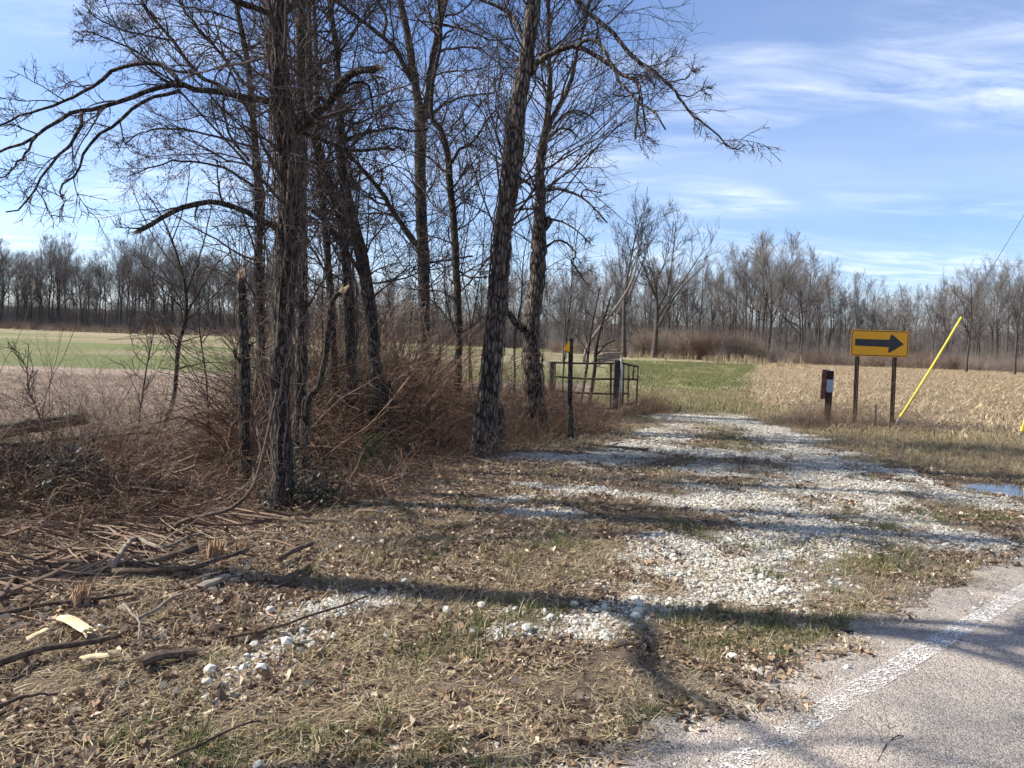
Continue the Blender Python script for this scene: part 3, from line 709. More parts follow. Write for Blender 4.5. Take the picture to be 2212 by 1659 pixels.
near_tree('crooked_tree', 'slim crooked trunk right beside the tall forked tree',
    [(985, 900, 16), (990, 800, 16)] + [(u, v, w) for (u, v), w in zip(Z2([(790, 1650), (775, 1300), (765, 1100), (745, 900), (735, 770), (700, 650), (655, 580), (660, 420), (700, 200), (690, 0), (700, -250)]), (16, 16, 15, 15, 14, 12, 10, 9, 7, 6, 4))],
    [(Z2([(755, 810), (800, 740), (870, 700), (920, 610), (1000, 520)]), 7, 3, 0, 0.5), (Z2([(780, 1280), (740, 1150), (800, 1010), (880, 1040)]), 4, 2, 0, 0.2),
     (Z2([(790, 1350), (850, 1380), (930, 1380)]), 5, 3, 0, -0.3)],
    Y=14.2, dd=0.2, crown=dict(k1=44, t1=0.20, l1=0.26, k2=8, k3=7, wig3=0.16, lim2=3.2, wig=0.19, rm=0.0040), seed=22, mat='bark_moss')
near_tree('plated_bark_tree', 'big tree with plated bark at the drive edge, one limb arching right over the sky',
    [(1045, 986, 50), (1050, 900, 44), (1062, 800, 42), (1071, 700, 41), (1079, 600, 40), (1086, 500, 39), (1101, 400, 39), (1111, 300, 39), (1119, 220, 34), (1136, 140, 31), (1146, 60, 31), (1154, 0, 31), (1162, -200, 24), (1150, -480, 14), (1160, -700, 7)],
    [(Z2([(1140, 370), (1165, 340), (1210, 290), (1300, 245), (1380, 232), (1480, 280), (1560, 340), (1620, 380), (1680, 405), (1690, 480), (1672, 600), (1670, 690)]), 14, 4, 0, -0.8, 0.03),
     (Z2([(1690, 420), (1705, 520), (1720, 660)]), 5, 3.5, -0.7, -0.7, 0.03),
     (Z2([(1380, 232), (1440, 195), (1500, 230), (1550, 310), (1600, 420), (1700, 520), (1770, 560), (1820, 645)]), 8, 3, -0.3, -1.0),
     (Z2([(1180, -260), (1280, -120), (1380, 0), (1430, 60), (1530, 140), (1610, 230), (1660, 290), (1750, 345), (1820, 410), (1870, 460), (1930, 550), (2040, 640), (2157, 745), (2215, 720)]), 13, 2.5, 0, -1.0),
     (Z2([(1820, 410), (1880, 400), (1940, 378)]), 3.5, 2.5, -0.8, -0.8), (Z2([(1870, 460), (1940, 480), (1990, 450), (2050, 440)]), 3, 1.6, -0.8, -0.7),
     (Z2([(1120, 220), (1090, 150), (1070, 100), (1040, 60), (960, 20), (900, 0), (820, -60)]), 12, 5, 0, 0.3),
     (Z2([(1060, 1060), (1120, 1010), (1200, 900), (1330, 760), (1480, 690), (1570, 600)]), 5, 2, 0.2, 0.6),
     (Z2([(1090, 880), (1170, 950), (1180, 1000)]), 5, 2, 0, 0.4), (Z2([(1060, 1050), (1120, 1040), (1180, 1045)]), 5, 4, 0, 0.3)],
    dd=0.2, mat='bark_e', crown=dict(k1=42, t1=0.28, l1=0.24, a1=0.85, k2=8, k3=7, wig3=0.15, lim2=1.7, limL=0.8, wig=0.16, up=0.04, rm=0.0036, lmax1=3.0), seed=31, flare=1.7, sides=18, rough=0.075, vines=(26, 0.2, 4.2, 0.03, 2))
near_tree('twin_topped_tree', 'dark trunk with a low broken side limb behind the plated-bark tree, by the gate',
    [(1160, 905, 46), (1152, 830, 38), (1148, 716, 34)] + [(u, v, w) for (u, v), w in zip(Z2([(1180, 1400), (1190, 1200), (1195, 1000), (1195, 800), (1230, 600), (1245, 400), (1240, 330), (1235, 120), (1240, -100), (1245, -300)]), (34, 33, 23, 19, 14, 11, 10, 8, 6, 4))],
    [(Z2([(1115, 1640), (1090, 1620), (1040, 1560), (1020, 1510)]), 17, 9, 0, -0.2, 0.16),
     (Z2([(1210, 720), (1250, 600), (1300, 510), (1350, 400), (1380, 250), (1420, 100), (1450, -50)]), 13, 4, 0, 0.4),
     (Z2([(1200, 1150), (1235, 1110), (1232, 1085)]), 16, 14, 0, 0, 0.05),
     (Z2([(1215, 950), (1300, 945), (1400, 980), (1450, 1020), (1530, 1110)]), 7, 3, 0, -0.6),
     (Z2([(1400, 980), (1420, 945), (1500, 960)]), 4, 2, -0.3, -0.4),
     (Z2([(1225, 1090), (1300, 1100), (1380, 1150), (1450, 1215)]), 5, 2, 0, -0.5),
     (Z2([(1215, 1240), (1280, 1195), (1340, 1220), (1378, 1275), (1350, 1290), (1390, 1360), (1420, 1405)]), 5, 3, 0, -0.4),
     (Z2([(1250, 640), (1330, 560), (1400, 555), (1470, 600), (1500, 650)]), 6, 2, 0, 0.4), (Z2([(1240, 680), (1300, 640), (1360, 660), (1400, 700)]), 5, 2, 0, 0.3)],
    Y=13.6, dd=0.3, mat='bark_e', crown=dict(k1=64, t1=0.36, l1=0.36, a1=0.85, k2=7, k3=6, l2=0.55, l3=0.6, wig3=0.10, lim2=2.2, r1=0.013, wig=0.10, up=0.04, rm=0.0036, lmax1=3.4), seed=33, flare=1.5, vines=(20, 0, 1.6, 0.12, 5))
near_tree('budding_sapling', 'slender pale sapling standing alone before the left field',
    [(352, 925, 9), (375, 860, 9), (382, 790, 9), (386, 745, 9), (400, 690, 9), (402, 640, 7), (392, 585, 5), (372, 520, 4), (345, 460, 3), (318, 420, 2)],
    [([(402, 680), (425, 640), (450, 600), (470, 570), (500, 545)], 5, 2, 0, 0.3), ([(404, 690), (440, 660), (500, 600), (520, 580)], 4, 2, 0, -0.3),
     ([(388, 740), (440, 725), (490, 715)], 3, 1.5, 0, 0.2), ([(380, 800), (410, 790), (460, 782), (500, 790)], 3, 1.5, 0, -0.2), ([(400, 640), (430, 560), (450, 480), (460, 420)], 4, 2, 0, 0.3),
     ([(400, 600), (350, 540), (310, 470), (285, 400)], 3, 1.5, 0, 0.4), ([(372, 520), (400, 440), (410, 360)], 3, 1.5, 0, 0)],
    dd=0.2, mat='bark_moss', crown=dict(k1=12, t1=0.3, l1=0.3, k2=4, k3=3, lim2=1.5, wig=0.12, rm=0.0022, up=0.02), seed=41, flare=1.1, sides=8, rough=0.04)
near_tree('dead_snag', 'dead broken snag with a reddish torn top, left of the vine-covered tree',
    [(530, 905, 26), (528, 800, 24), (525, 720, 23), (522, 640, 20), (520, 600, 16)], [([(528, 790), (510, 770), (505, 755)], 8, 5, 0, -0.2, 0.04), ([(532, 760), (545, 740)], 8, 6, 0, 0)],
    Y=8.8, torn=(0.12, 14, 'redwood'), seed=51, sides=10, rough=0.12, flare=1.2, vines=(10, 0, 1.4, 0.12, 5))
near_tree('broken_stem', 'curved mossy stem snapped off at a pale splintered tip',
    [(655, 925, 14), (664, 875, 14), (688, 835, 13), (704, 765, 12), (711, 700, 12), (718, 650, 11), (738, 630, 11)], [], Y=8.6,
    torn=(0.10, 12, 'fresh'), mat='bark_moss', seed=52, sides=8, rough=0.06, flare=1.0, vines=(8, 0, 1.0, 0.10, 6))
near_tree('rotten_stump', 'dark jagged stump standing upright in the brown thicket',
    [(826, 1003, 40), (828, 950, 34), (830, 890, 33), (832, 838, 33)], [], torn=(0.10, 12, 'bark_a'), seed=53, sides=12, rough=0.13, flare=1.3, cat='stump', vines=(5, 0, 0.9, 0.08, 5))
near_tree('split_stump', 'splintered stump with brown torn wood right beside the plated-bark tree',
    [(1078, 965, 22), (1079, 920, 20), (1080, 875, 19)], [], torn=(0.18, 12, 'redwood'), seed=54, sides=10, rough=0.12, flare=1.4, cat='stump', mat='bark_a')
near_tree('leaning_dead_trunk', 'long pale dead trunk leaning right above the gate',
    [(1262, 770, 7), (1271, 744, 7), (1300, 702, 6.5), (1342, 648, 6), (1368, 600, 5), (1376, 560, 3)], [([(1300, 702), (1330, 680), (1350, 640)], 3, 2, 0, 0.3)],
    Y=27, mat='bark_pale', seed=55, sides=7, rough=0.04, flare=1.0)
near_tree('mossy_sapling', 'mossy crooked stem seen through the gate rails, right of the pair',
    [(1272, 884, 9), (1276, 850, 8), (1284, 800, 8), (1288, 750, 8), (1294, 720, 6), (1320, 640, 4)], [([(1286, 770), (1310, 745), (1330, 735)], 4, 2, 0, 0)],
    Y=19.3, mat='bark_moss', crown=dict(k1=8, t1=0.3, l1=0.3, k2=4, k3=3, lim2=3, rm=0.004), seed=56, sides=7, flare=1.1)
near_tree('thin_sapling', 'thin dark stem seen through the gate rails, left of the pair',
    [(1252, 886, 7), (1260, 840, 6), (1268, 790, 6), (1271, 757, 6), (1280, 700, 4), (1296, 620, 3)], [], Y=20.0, mat='bark_a',
    crown=dict(k1=8, t1=0.3, l1=0.3, k2=4, k3=3, rm=0.004), seed=57, sides=7, flare=1.1)
near_tree('fallen_vine_stem', 'brown leaning stem sweeping down to the ground left of the vine-covered tree',
    [(353, 1172, 9), (383, 1132, 9), (436, 1115, 9), (501, 1097, 9), (545, 1054, 9), (566, 990, 8), (582, 920, 7), (600, 840, 6)], [], dd=0.4, mat='log', seed=58, sides=8, flare=1.0, rough=0.05, cat='branch')
# trees of the same row that stand left of the picture: their shadows cross the foreground
def side_tree(name, label, x, y, h, r, seed, lean, k1=10, rmn=0.006, limbs=0):
    g = np.random.default_rng(seed); z = float(hz(x, y)); n = 40
    t = np.linspace(0, 1, n); p = np.stack([x + lean[0] * t ** 1.5 * h + 0.10 * np.sin(t * 7 + seed), y + lean[1] * t ** 1.5 * h + 0.08 * np.cos(t * 6 + seed), z + h * t], 1)
    rr = r * (1 - 0.7 * t) * (1 + 0.5 * np.exp(-t * h / 0.25)); p[0, 2] -= 0.2
    e = thing(name, (x, y, z), label, 'tree', None)
    V, F = tubes(p, rr, 12, True, g, 0.07); part('trunk', V, F, M['bark_a'], e, smooth_=True)
    S = resample(p, rr, 20); mb = MB()
    a = grow(S[0][None], S[1][None], k1, 0.4, 1.0, 0.4, 0.8, 9, 0.15, 0.04, 0.5, 0.012, g, 0.8, 4.0); mb.add(*tubes(*a, 6))
    b = grow(*a, 6, 0.2, 1.0, 0.45, 0.8, 6, 0.16, 0.03, 0.55, rmn, g, 0.3, 1.6); mb.add(*tubes(*b, 4))
    c = grow(*b, 4, 0.2, 1.0, 0.5, 0.8, 4, 0.2, 0.02, 0.6, 0.0035, g, 0.2, 0.8); mb.add(*tubes(*c, 3))
    V, F, _ = mb.get(); part('crown', V, F, M['twig'], e)
side_tree('roadside_tree', 'bare roadside tree just outside the left of the picture', -6.6, 5.35, 12.5, 0.21, 61, (0.0, 0.0), 11)
side_tree('roadside_tree', 'bare roadside tree nearest the road, outside the left of the picture', -8.6, 3.3, 12.5, 0.17, 62, (0.02, -0.02), 11)
side_tree('roadside_tree', 'bare roadside tree farther along the row, outside the left of the picture', -9.0, 8.6, 12, 0.15, 63, (0.03, 0.0), 11)

gs = np.random.default_rng(640)
SAP = ['thin bare sapling in brambles just left of the dead snag', 'thin bare sapling leaning right, close behind the dead snag', 'tall thin sapling right of the grey trunk behind the vine-covered tree',
       'thin sapling leaning left beside the thin upright dark trunk', 'tall thin sapling between the bent and the leaning dark trunks', 'thin sapling leaning left, between the leaning trunk and the forked tree',
       'tall thin sapling just left of the forked tree', 'tallest thin sapling, between the forked tree and the crooked trunk', 'thin sapling leaning right, between crooked trunk and plated-bark tree',
       'short thin sapling close left of the plated-bark tree', 'thin sapling between the plated-bark tree and the tree by the gate', 'thin sapling right of the tree by the gate, behind the marker post',
       'thin sapling leaning left from the foot of the slim vine-hung stem', 'short thin sapling left of the slender pale one before the left field', 'leftmost short thin sapling before the left field']
for k, (u, v, top, lean) in enumerate(((455, 985, 560, -40), (500, 960, 520, 30), (690, 960, 430, 20), (735, 940, 520, -30), (770, 930, 470, 40), (860, 930, 480, -50), (885, 915, 430, 35), (955, 915, 400, -40), (1010, 920, 450, 45), (1025, 905, 540, -30), (1105, 915, 470, 40), (1215, 905, 500, 30), (560, 1000, 500, -60), (300, 950, 690, 40), (90, 965, 760, -50))):
    w = gs.uniform(3.5, 6.5); n = 6; tr = [(u + lean * (i / (n - 1)) ** 1.6 + gs.normal(0, 4), v + (top - v) * i / (n - 1), max(w * (1 - 0.8 * i / (n - 1)), 1.2)) for i in range(n)]
    near_tree('bare_sapling', SAP[k], tr, mat='bark_moss' if k % 3 == 0 else 'bark_a', crown=dict(k1=14, t1=0.25, l1=0.35, a1=0.7, k2=4, k3=3, r1=0.008, up=0.03, wig=0.12, wig3=0.14, rm=0.0026, lmax1=1.8), flare=1.0, sides=6, seed=700 + k, rough=0.03, group='saplings in the bramble thicket')
# ------------------------------------------------------------------ far woods
def far_proto(seed, H, spread, up, k1, fork, tm, a1=0.70, rk=1.0):
    g = np.random.default_rng(seed); n = 14; t = np.linspace(0, 1, n); Ht = H * fork
    p = np.stack([0.03 * H * np.sin(t * 5 + seed) * t, 0.03 * H * np.cos(t * 4 + seed) * t, Ht * t], 1); p[0, 2] = -0.3
    r = 0.0115 * rk * H * (1 - 0.80 * t) * (1 + 0.4 * np.exp(-t * 18))
    tb = MB(); tb.add(*tubes(p, r, 7)); mb = MB()
    a = grow(p[None], r[None], k1, 0.32, 1.0, spread, a1, 9, 0.09, up, 0.55 * rk ** 0.3, 0.042 * rk, g, 2.0, H * 0.55); tb.add(*tubes(*a, 5))
    b = grow(*a, 7, 0.15, 1.0, 0.50, 0.62, 6, 0.11, up, 0.55, 0.024 * rk, g, 1.0, 5.0); tb.add(*tubes(*b, 3))
    c = grow(*b, 7, 0.15, 1.0, 0.50, 0.62, 4, 0.12, up, 0.6, 0.015 * rk, g, 0.8, 2.6); mb.add(*tubes(*c, 3))
    d = grow(*c, 3, 0.15, 1.0, 0.70, 0.50, 3, 0.10, up * 0.8, 0.7, 0.010, g, 0.6, 1.5); mb.add(*tubes(*d, 3))
    V, F, _ = mb.get(); tv = tb.get()
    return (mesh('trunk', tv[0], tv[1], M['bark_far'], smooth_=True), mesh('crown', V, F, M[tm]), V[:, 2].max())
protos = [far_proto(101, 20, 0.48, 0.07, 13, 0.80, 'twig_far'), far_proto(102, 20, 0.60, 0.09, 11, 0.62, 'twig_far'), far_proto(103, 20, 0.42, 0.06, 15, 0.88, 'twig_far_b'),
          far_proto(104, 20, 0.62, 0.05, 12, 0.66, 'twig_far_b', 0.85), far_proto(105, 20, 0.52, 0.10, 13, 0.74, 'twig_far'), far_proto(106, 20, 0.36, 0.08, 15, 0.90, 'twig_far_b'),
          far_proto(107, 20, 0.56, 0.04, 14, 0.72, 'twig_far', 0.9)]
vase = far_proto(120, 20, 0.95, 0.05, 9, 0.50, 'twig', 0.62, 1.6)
tall = far_proto(125, 20, 0.55, 0.09, 12, 0.72, 'twig', 0.6, 1.35)
def far_tree(name, label, group, x, y, h, pr, rz, wide=1.0):
    z = float(hz(x, y)); e = thing(name, (x, y, z), label, 'tree', group)
    s = h / pr[2]; e.scale = (s * wide, s * wide, s); e.rotation_euler = (0, 0, rz)
    ob('trunk', pr[0], e); ob('crown', pr[1], e)
def horizon_v(u): return 735.0 + (u - CU) * math.tan(ROLL)
def h_for(u, vtop, Y): return (horizon_v(u) - vtop) / FPX * Y + EYE
fg = np.random.default_rng(500)
ORD = ['first', 'second', 'third', 'fourth', 'fifth', 'sixth', 'seventh', 'eighth', 'ninth', 'tenth', 'eleventh', 'twelfth', 'thirteenth', 'fourteenth', 'fifteenth', 'sixteenth', 'seventeenth', 'eighteenth', 'nineteenth', 'twentieth'] + ['twenty-' + w for w in ('first', 'second', 'third', 'fourth', 'fifth', 'sixth', 'seventh', 'eighth', 'ninth')]
def row(u0, u1, step, yfun, tops, hs, label, group, name='woodland_tree', extra=0.0, front=None):
    u = u0; k = 0; label0 = label
    while u < u1:
        uu = u + fg.uniform(-0.4, 0.4) * step; Y = yfun(uu) + extra + fg.uniform(-3, 3)
        vt = np.interp(uu, tops[0], tops[1]); h = h_for(uu, vt, Y) * fg.uniform(*hs)
        x = (uu - CU) / FPX * Y; label = label0
        if front and 0 <= uu <= 2212 and k < len(ORD): label = front.replace('#', ORD[k]); k += 1
        far_tree(name, label, group, x, Y, h, protos[fg.integers(len(protos))], fg.uniform(0, 6.28), fg.uniform(0.62, 1.0)); u += step
TL = ([-200, 0, 60, 130, 190, 240, 300, 400, 500, 640], [505, 515, 545, 492, 560, 520, 495, 530, 545, 560])
TM = ([600, 800, 830, 900, 1000, 1100, 1300], [580, 565, 560, 600, 590, 575, 560])
TR = ([1100, 1300, 1480, 1560, 1640, 1720, 1790, 1850, 1920, 2000, 2080, 2150, 2360], [545, 545, 530, 545, 485, 505, 580, 570, 605, 585, 560, 540, 520])
yl = lambda u: 186 + 0.01 * u
ym = lambda u: 178 - 0.03 * (u - 640)
yr = lambda u: float(np.interp(u, [1050, 1450, 1700, 2400], [150, 126, 108, 84]))
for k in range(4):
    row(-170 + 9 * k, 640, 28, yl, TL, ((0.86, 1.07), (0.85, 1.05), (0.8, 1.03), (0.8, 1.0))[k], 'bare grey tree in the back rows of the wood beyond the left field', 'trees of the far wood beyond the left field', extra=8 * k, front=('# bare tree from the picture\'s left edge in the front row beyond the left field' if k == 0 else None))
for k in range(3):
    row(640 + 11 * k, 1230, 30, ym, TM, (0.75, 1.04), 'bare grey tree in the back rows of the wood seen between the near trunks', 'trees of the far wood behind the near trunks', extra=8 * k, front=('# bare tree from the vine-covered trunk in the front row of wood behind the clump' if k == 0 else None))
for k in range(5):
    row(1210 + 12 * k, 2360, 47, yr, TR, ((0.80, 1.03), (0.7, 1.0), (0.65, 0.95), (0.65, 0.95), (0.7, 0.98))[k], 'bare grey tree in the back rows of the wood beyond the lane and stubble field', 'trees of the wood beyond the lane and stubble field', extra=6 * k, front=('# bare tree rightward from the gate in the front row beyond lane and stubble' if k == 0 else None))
def solo(name, label, u, Y, vtop, pr, rz, wide=1.0): far_tree(name, label, None, (u - CU) / FPX * Y, Y, h_for(u, vtop, Y), pr, rz, wide)
solo('vase_shaped_tree', 'vase-shaped bare tree with wide rising limbs before the wood right of the clump', 1410, 100, 425, vase, 0.6, 0.95)
solo('tall_bare_tree', 'tall bare tree left of the vase-shaped tree, its top just above it', 1345, 92, 395, tall, 2.0, 0.9)
solo('round_crowned_tree', 'large pale round-crowned tree, highest of the right-hand wood', 1655, 98, 485, protos[1], 1.0, 1.0)
solo('broad_crowned_tree', 'broad bare tree close right of the pale round-crowned one', 1725, 98, 520, protos[3], 3.0, 0.95)
solo('field_edge_tree', 'bare tree at the stubble edge above the yellow guy guard', 2085, 76, 555, protos[6], 0.3, 0.9)
solo('field_edge_tree', 'bare tree at the far right end of the stubble field', 2190, 72, 520, protos[2], 4.0, 0.9)
solo('small_dark_tree', 'small dark bare tree just right of the gate top', 1215, 60, 560, protos[0], 2.5, 0.8)

def clump(name, n, rad, h0, h1, r0, r1, lean, droop, sk, wig, mat, g, npt=7, twig2=0):
    a = g.uniform(0, 2 * math.pi, n); q = rad * np.sqrt(g.uniform(0, 1, n)); L = g.uniform(h0, h1, n)
    d = nrm(np.stack([g.standard_normal(n) * lean, g.standard_normal(n) * lean, np.ones(n)], 1))
    p = np.zeros((n, npt, 3)); p[:, 0] = np.stack([q * np.cos(a), q * np.sin(a), np.full(n, -0.04)], 1)
    for j in range(1, npt):
        d = d + wig * g.standard_normal((n, 3)); d[:, 2] -= droop; d = nrm(d); p[:, j] = p[:, j - 1] + d * (L / (npt - 1))[:, None]
        p[:, j, 2] = np.maximum(p[:, j, 2], 0.01)
    r = g.uniform(r0, r1, n)[:, None] * np.linspace(1, 0.35, npt)
    mb = MB(); mb.add(*tubes(p, r, 3))
    if sk:
        q = grow(p, r, sk, 0.15, 1.0, 0.42, 0.8, 4, wig * 1.3, -droop * 0.4, 0.6, r0 * 0.5, g); mb.add(*tubes(*q, 3))
        if twig2: mb.add(*tubes(*grow(*q, twig2, 0.2, 1.0, 0.5, 0.8, 3, wig * 1.3, 0, 0.7, r0 * 0.4, g), 3))
    V, F, _ = mb.get(); return mesh(name, V, F, M[mat])
def on_ground(xy):
    z = hz(xy[:, 0], xy[:, 1]); return np.column_stack([xy, np.where(road_s(xy[:, 0], xy[:, 1]) > -0.12, np.maximum(z, 0.005), z)])
def wood_floor():
    g = np.random.default_rng(77); n = 3600
    S = clump_set('sapling_clumps', [clump('sapling_clump', 6, 1.6, 2.5, 8.5, 0.025, 0.055, 0.10, 0.0, 7, 0.10, m, g, 5, 3) for m in ('twig_far', 'twig_far_b', 'twig_far_b', 'twig_far', 'twig_far_b')])
    u = g.uniform(-260, 2480, n); off = g.uniform(-1, 50, n)
    Y = np.where(u < 640, 184 + 0.01 * u, np.where(u < 1180, 178 - 0.03 * (u - 640), np.interp(u, [1050, 1450, 1700, 2400], [150, 124, 106, 82]))) + off
    set_out('woodland_undergrowth', 'grey tangle of saplings between the trunks of the far woods', 'undergrowth', on_ground(np.column_stack([(u - CU) / FPX * Y, Y])), S, np.exp(g.normal(-0.1, 0.28, n)) * (0.65 + 0.35 * (Y > 150)) * np.where(g.uniform(0, 1, n) < 0.45, 0.5, 1.0), g)
wood_floor()
def far_brush():
    g = np.random.default_rng(78); n = 1500
    S = clump_set('brush_clumps', [clump('brush_clump', 22, 0.9, 1.4, 3.6, 0.010, 0.022, 0.28, 0.06, 6, 0.14, m, g, 6, 2) for m in ('cane_l', 'cane', 'cane_l', 'twig_far')])
    u = np.concatenate([g.uniform(1370, 1640, 300), g.uniform(1180, 2440, 480), g.uniform(-250, 1180, 720)])
    Y = np.where(u < 1180, 172 + g.uniform(0, 9, n), np.interp(u, [1050, 1380, 1640, 2400], [118, 104, 94, 76]) + g.uniform(0, 7, n))
    s = np.where(np.arange(n) < 300, g.uniform(0.6, 1.3, n), g.uniform(0.3, 0.8, n))
    set_out('wood_edge_brush', 'rust-brown brush along the foot of the far woods', 'brush', on_ground(np.column_stack([(u - CU) / FPX * Y, Y])), S, s, g)
far_brush()

# ------------------------------------------------------------------ thickets
def area(poly, n, g):
    """random ground points inside a polygon given in picture coordinates of the ground"""
    q = np.array([G(u, v)[:2] for u, v in poly]); lo = q.min(0); hi = q.max(0); out = []
    while len(out) < n:
        c = g.uniform(lo, hi, (n * 2, 2)); ins = np.zeros(len(c), bool); j = len(q) - 1
        for i in range(len(q)):
            a, b = q[i], q[j]
            k = ((a[1] > c[:, 1]) != (b[1] > c[:, 1])) & (c[:, 0] < (b[0] - a[0]) * (c[:, 1] - a[1]) / (b[1] - a[1] + 1e-12) + a[0]); ins ^= k; j = i
        out.extend(c[ins])
    return np.array(out[:n])
def thicket(name, label, S, specs, seed, cat='thicket'):
    g = np.random.default_rng(seed)
    xy = np.vstack([area(poly, n, g) for poly, n, s0, s1 in specs]); s = np.concatenate([g.uniform(s0, s1, n) for poly, n, s0, s1 in specs])
    u = CU + FPX * xy[:, 0] / xy[:, 1]; keep = np.ones(len(xy), bool)          # nothing grows right in front of the stump and the grey log
    for u0, u1, yy in ((745, 905, G(826, 1003)[1] + 0.35), (-140, 190, G(95, 957)[1] - 0.1)):
        keep &= ~((u > u0) & (u < u1) & (xy[:, 1] < yy) & (xy[:, 1] > yy - 2.4) & (g.uniform(0, 1, len(xy)) < 0.9))
    set_out(name, label, cat, on_ground(xy[keep]), S, s[keep], g)
gq = np.random.default_rng(200)
BR = clump_set('bramble_clumps', [clump('bramble_clump', 8, 0.22, 0.7, 1.7, 0.0030, 0.0072, 0.55, 0.16, 8, 0.30, m, gq, 8, 0) for m in ('cane', 'cane', 'cane', 'cane_l', 'cane')])
LOW = clump_set('low_bramble_clumps', [clump('low_bramble_clump', 9, 0.25, 0.3, 0.9, 0.0028, 0.007, 1.1, 0.20, 4, 0.30, m, gq, 7, 0) for m in ('cane', 'cane', 'cane_l', 'cane', 'log')])
ARC = clump_set('arching_clumps', [clump('arching_clump', 7, 0.25, 0.9, 2.0, 0.0025, 0.006, 0.55, 0.12, 7, 0.10, m, gq, 9, 1) for m in ('cane_l', 'cane', 'cane_l', 'cane_l')])
WEED = clump_set('weed_clumps', [clump('weed_clump', 16, 0.18, 0.3, 0.8, 0.0014, 0.0026, 0.35, 0.04, 6, 0.13, m, gq, 5, 1) for m in ('cane_l', 'cane_l', 'cane')])
thicket('bramble_thicket', 'dense rust-brown bramble thicket among the trunks left of the drive', BR,
    [([(490, 1020), (700, 930), (900, 900), (1000, 925), (960, 1000), (800, 1010), (650, 1040)], 390, 0.65, 1.2),
     ([(540, 980), (640, 945), (700, 950), (690, 1000), (560, 1050)], 80, 1.2, 2.0),
     ([(690, 950), (900, 905), (900, 960), (700, 1000)], 170, 1.5, 2.3)], 201)
thicket('tangled_brush', 'low brown tangle of canes round the plated-bark tree and the gate', BR,
    [([(900, 1010), (1010, 930), (1180, 890), (1330, 905), (1300, 935), (1180, 965), (1060, 1000)], 330, 0.30, 0.65),
     ([(1020, 930), (1180, 890), (1230, 900), (1060, 960)], 130, 0.8, 1.3), ([(1340, 900), (1400, 880), (1440, 890), (1390, 905)], 60, 0.3, 0.55)], 202)
thicket('arching_canes', 'open arching canes standing before the left field', ARC,
    [([(-140, 985), (40, 935), (260, 925), (480, 930), (470, 985), (200, 1010), (-60, 1030)], 62, 0.6, 1.1), ([(-140, 960), (40, 930), (160, 930), (100, 985), (-60, 1010)], 9, 1.2, 1.6)], 203)
thicket('ground_brambles', 'flattened brown brambles and dead stalks along the left bank', LOW,
    [([(-200, 1150), (-80, 1000), (250, 985), (520, 995), (900, 1000), (990, 1030), (800, 1085), (560, 1125), (250, 1170)], 520, 0.6, 1.15),
     ([(-200, 1000), (60, 985), (330, 985), (300, 1060), (60, 1080), (-200, 1100)], 160, 0.9, 1.4)], 204)
thicket('sign_weeds', 'dry purplish weeds round the feet of the arrow sign and rusty post', WEED,
    [([(1690, 925), (1740, 905), (1890, 910), (2020, 925), (2010, 936), (1860, 932), (1740, 930)], 85, 0.5, 1.05)], 205, 'weeds')

# ------------------------------------------------------------------ cedar seedling
def cedar():
    g = np.random.default_rng(210); b = G(812, 1035); e = thing('cedar_seedling', b, 'small dark green cedar seedling at the foot of the rotten stump', 'shrub')
    p = spline([b + [0, 0, -0.05], b + [-0.01, 0, 0.25], b + [-0.03, 0.02, 0.52]], 8); V, F = tubes(p, np.linspace(0.010, 0.003, 8), 6); part('stem', V, F, M['log'], e)
    A = grow(p[None], np.linspace(0.010, 0.003, 8)[None], 46, 0.1, 1, 0.40, 1.0, 5, 0.12, 0.06, 0.4, 0.002, g)
    B_ = grow(*A, 9, 0.1, 1, 0.45, 0.7, 3, 0.1, 0.03, 0.9, 0.0022, g)
    mb = MB(); mb.add(*tubes(*A, 3)); mb.add(*tubes(B_[0], np.full(B_[1].shape, 0.0028), 3)); V, F, _ = mb.get()
    part('foliage', V, F, m_two('cedar_green', (0.022, 0.045, 0.014), (0.075, 0.105, 0.035), 0.8, 20), e)
cedar()

# ------------------------------------------------------------------ arrow sign
def rounded(w, h, r, n=6):
    o = []
    for cx_, cy_, a0 in ((w / 2 - r, h / 2 - r, 0), (-w / 2 + r, h / 2 - r, 90), (-w / 2 + r, -h / 2 + r, 180), (w / 2 - r, -h / 2 + r, 270)):
        for k in range(n + 1): a = R(a0 + 90 * k / n); o.append((cx_ + r * math.cos(a), cy_ + r * math.sin(a)))
    return np.array(o)
def plate(poly, y0, y1, hole=None):
    """polygon in x,z, thickness y0..y1 (y0 nearer the viewer); returns V,F lists (polygon fans about the centroid or a ring)"""
    n = len(poly); a = np.column_stack([poly[:, 0], np.full(n, y0), poly[:, 1]]); b = np.column_stack([poly[:, 0], np.full(n, y1), poly[:, 1]])
    i = np.arange(n); j = (i + 1) % n
    if hole is None:
        c = poly.mean(0); V = np.vstack([a, b, [[c[0], y0, c[1]], [c[0], y1, c[1]]]])
        return V, [np.stack([i, j, j + n, i + n], 1)[:, ::-1], np.stack([np.full(n, 2 * n), i, j], 1), np.stack([np.full(n, 2 * n + 1), j + n, i + n], 1)]
    h0 = np.column_stack([hole[:, 0], np.full(n, y0), hole[:, 1]]); h1 = np.column_stack([hole[:, 0], np.full(n, y1), hole[:, 1]])
    V = np.vstack([a, b, h0, h1])
    return V, np.vstack([np.stack([i, j, j + n, i + n], 1)[:, ::-1], np.stack([i, j, j + 2 * n, i + 2 * n], 1), np.stack([i + 2 * n, j + 2 * n, j + 3 * n, i + 3 * n], 1)])
def rotY(a): return np.array([[math.cos(a), 0, math.sin(a)], [0, 1, 0], [-math.sin(a), 0, math.cos(a)]])
def rotZ(a): return np.array([[math.cos(a), -math.sin(a), 0], [math.sin(a), math.cos(a), 0], [0, 0, 1]])
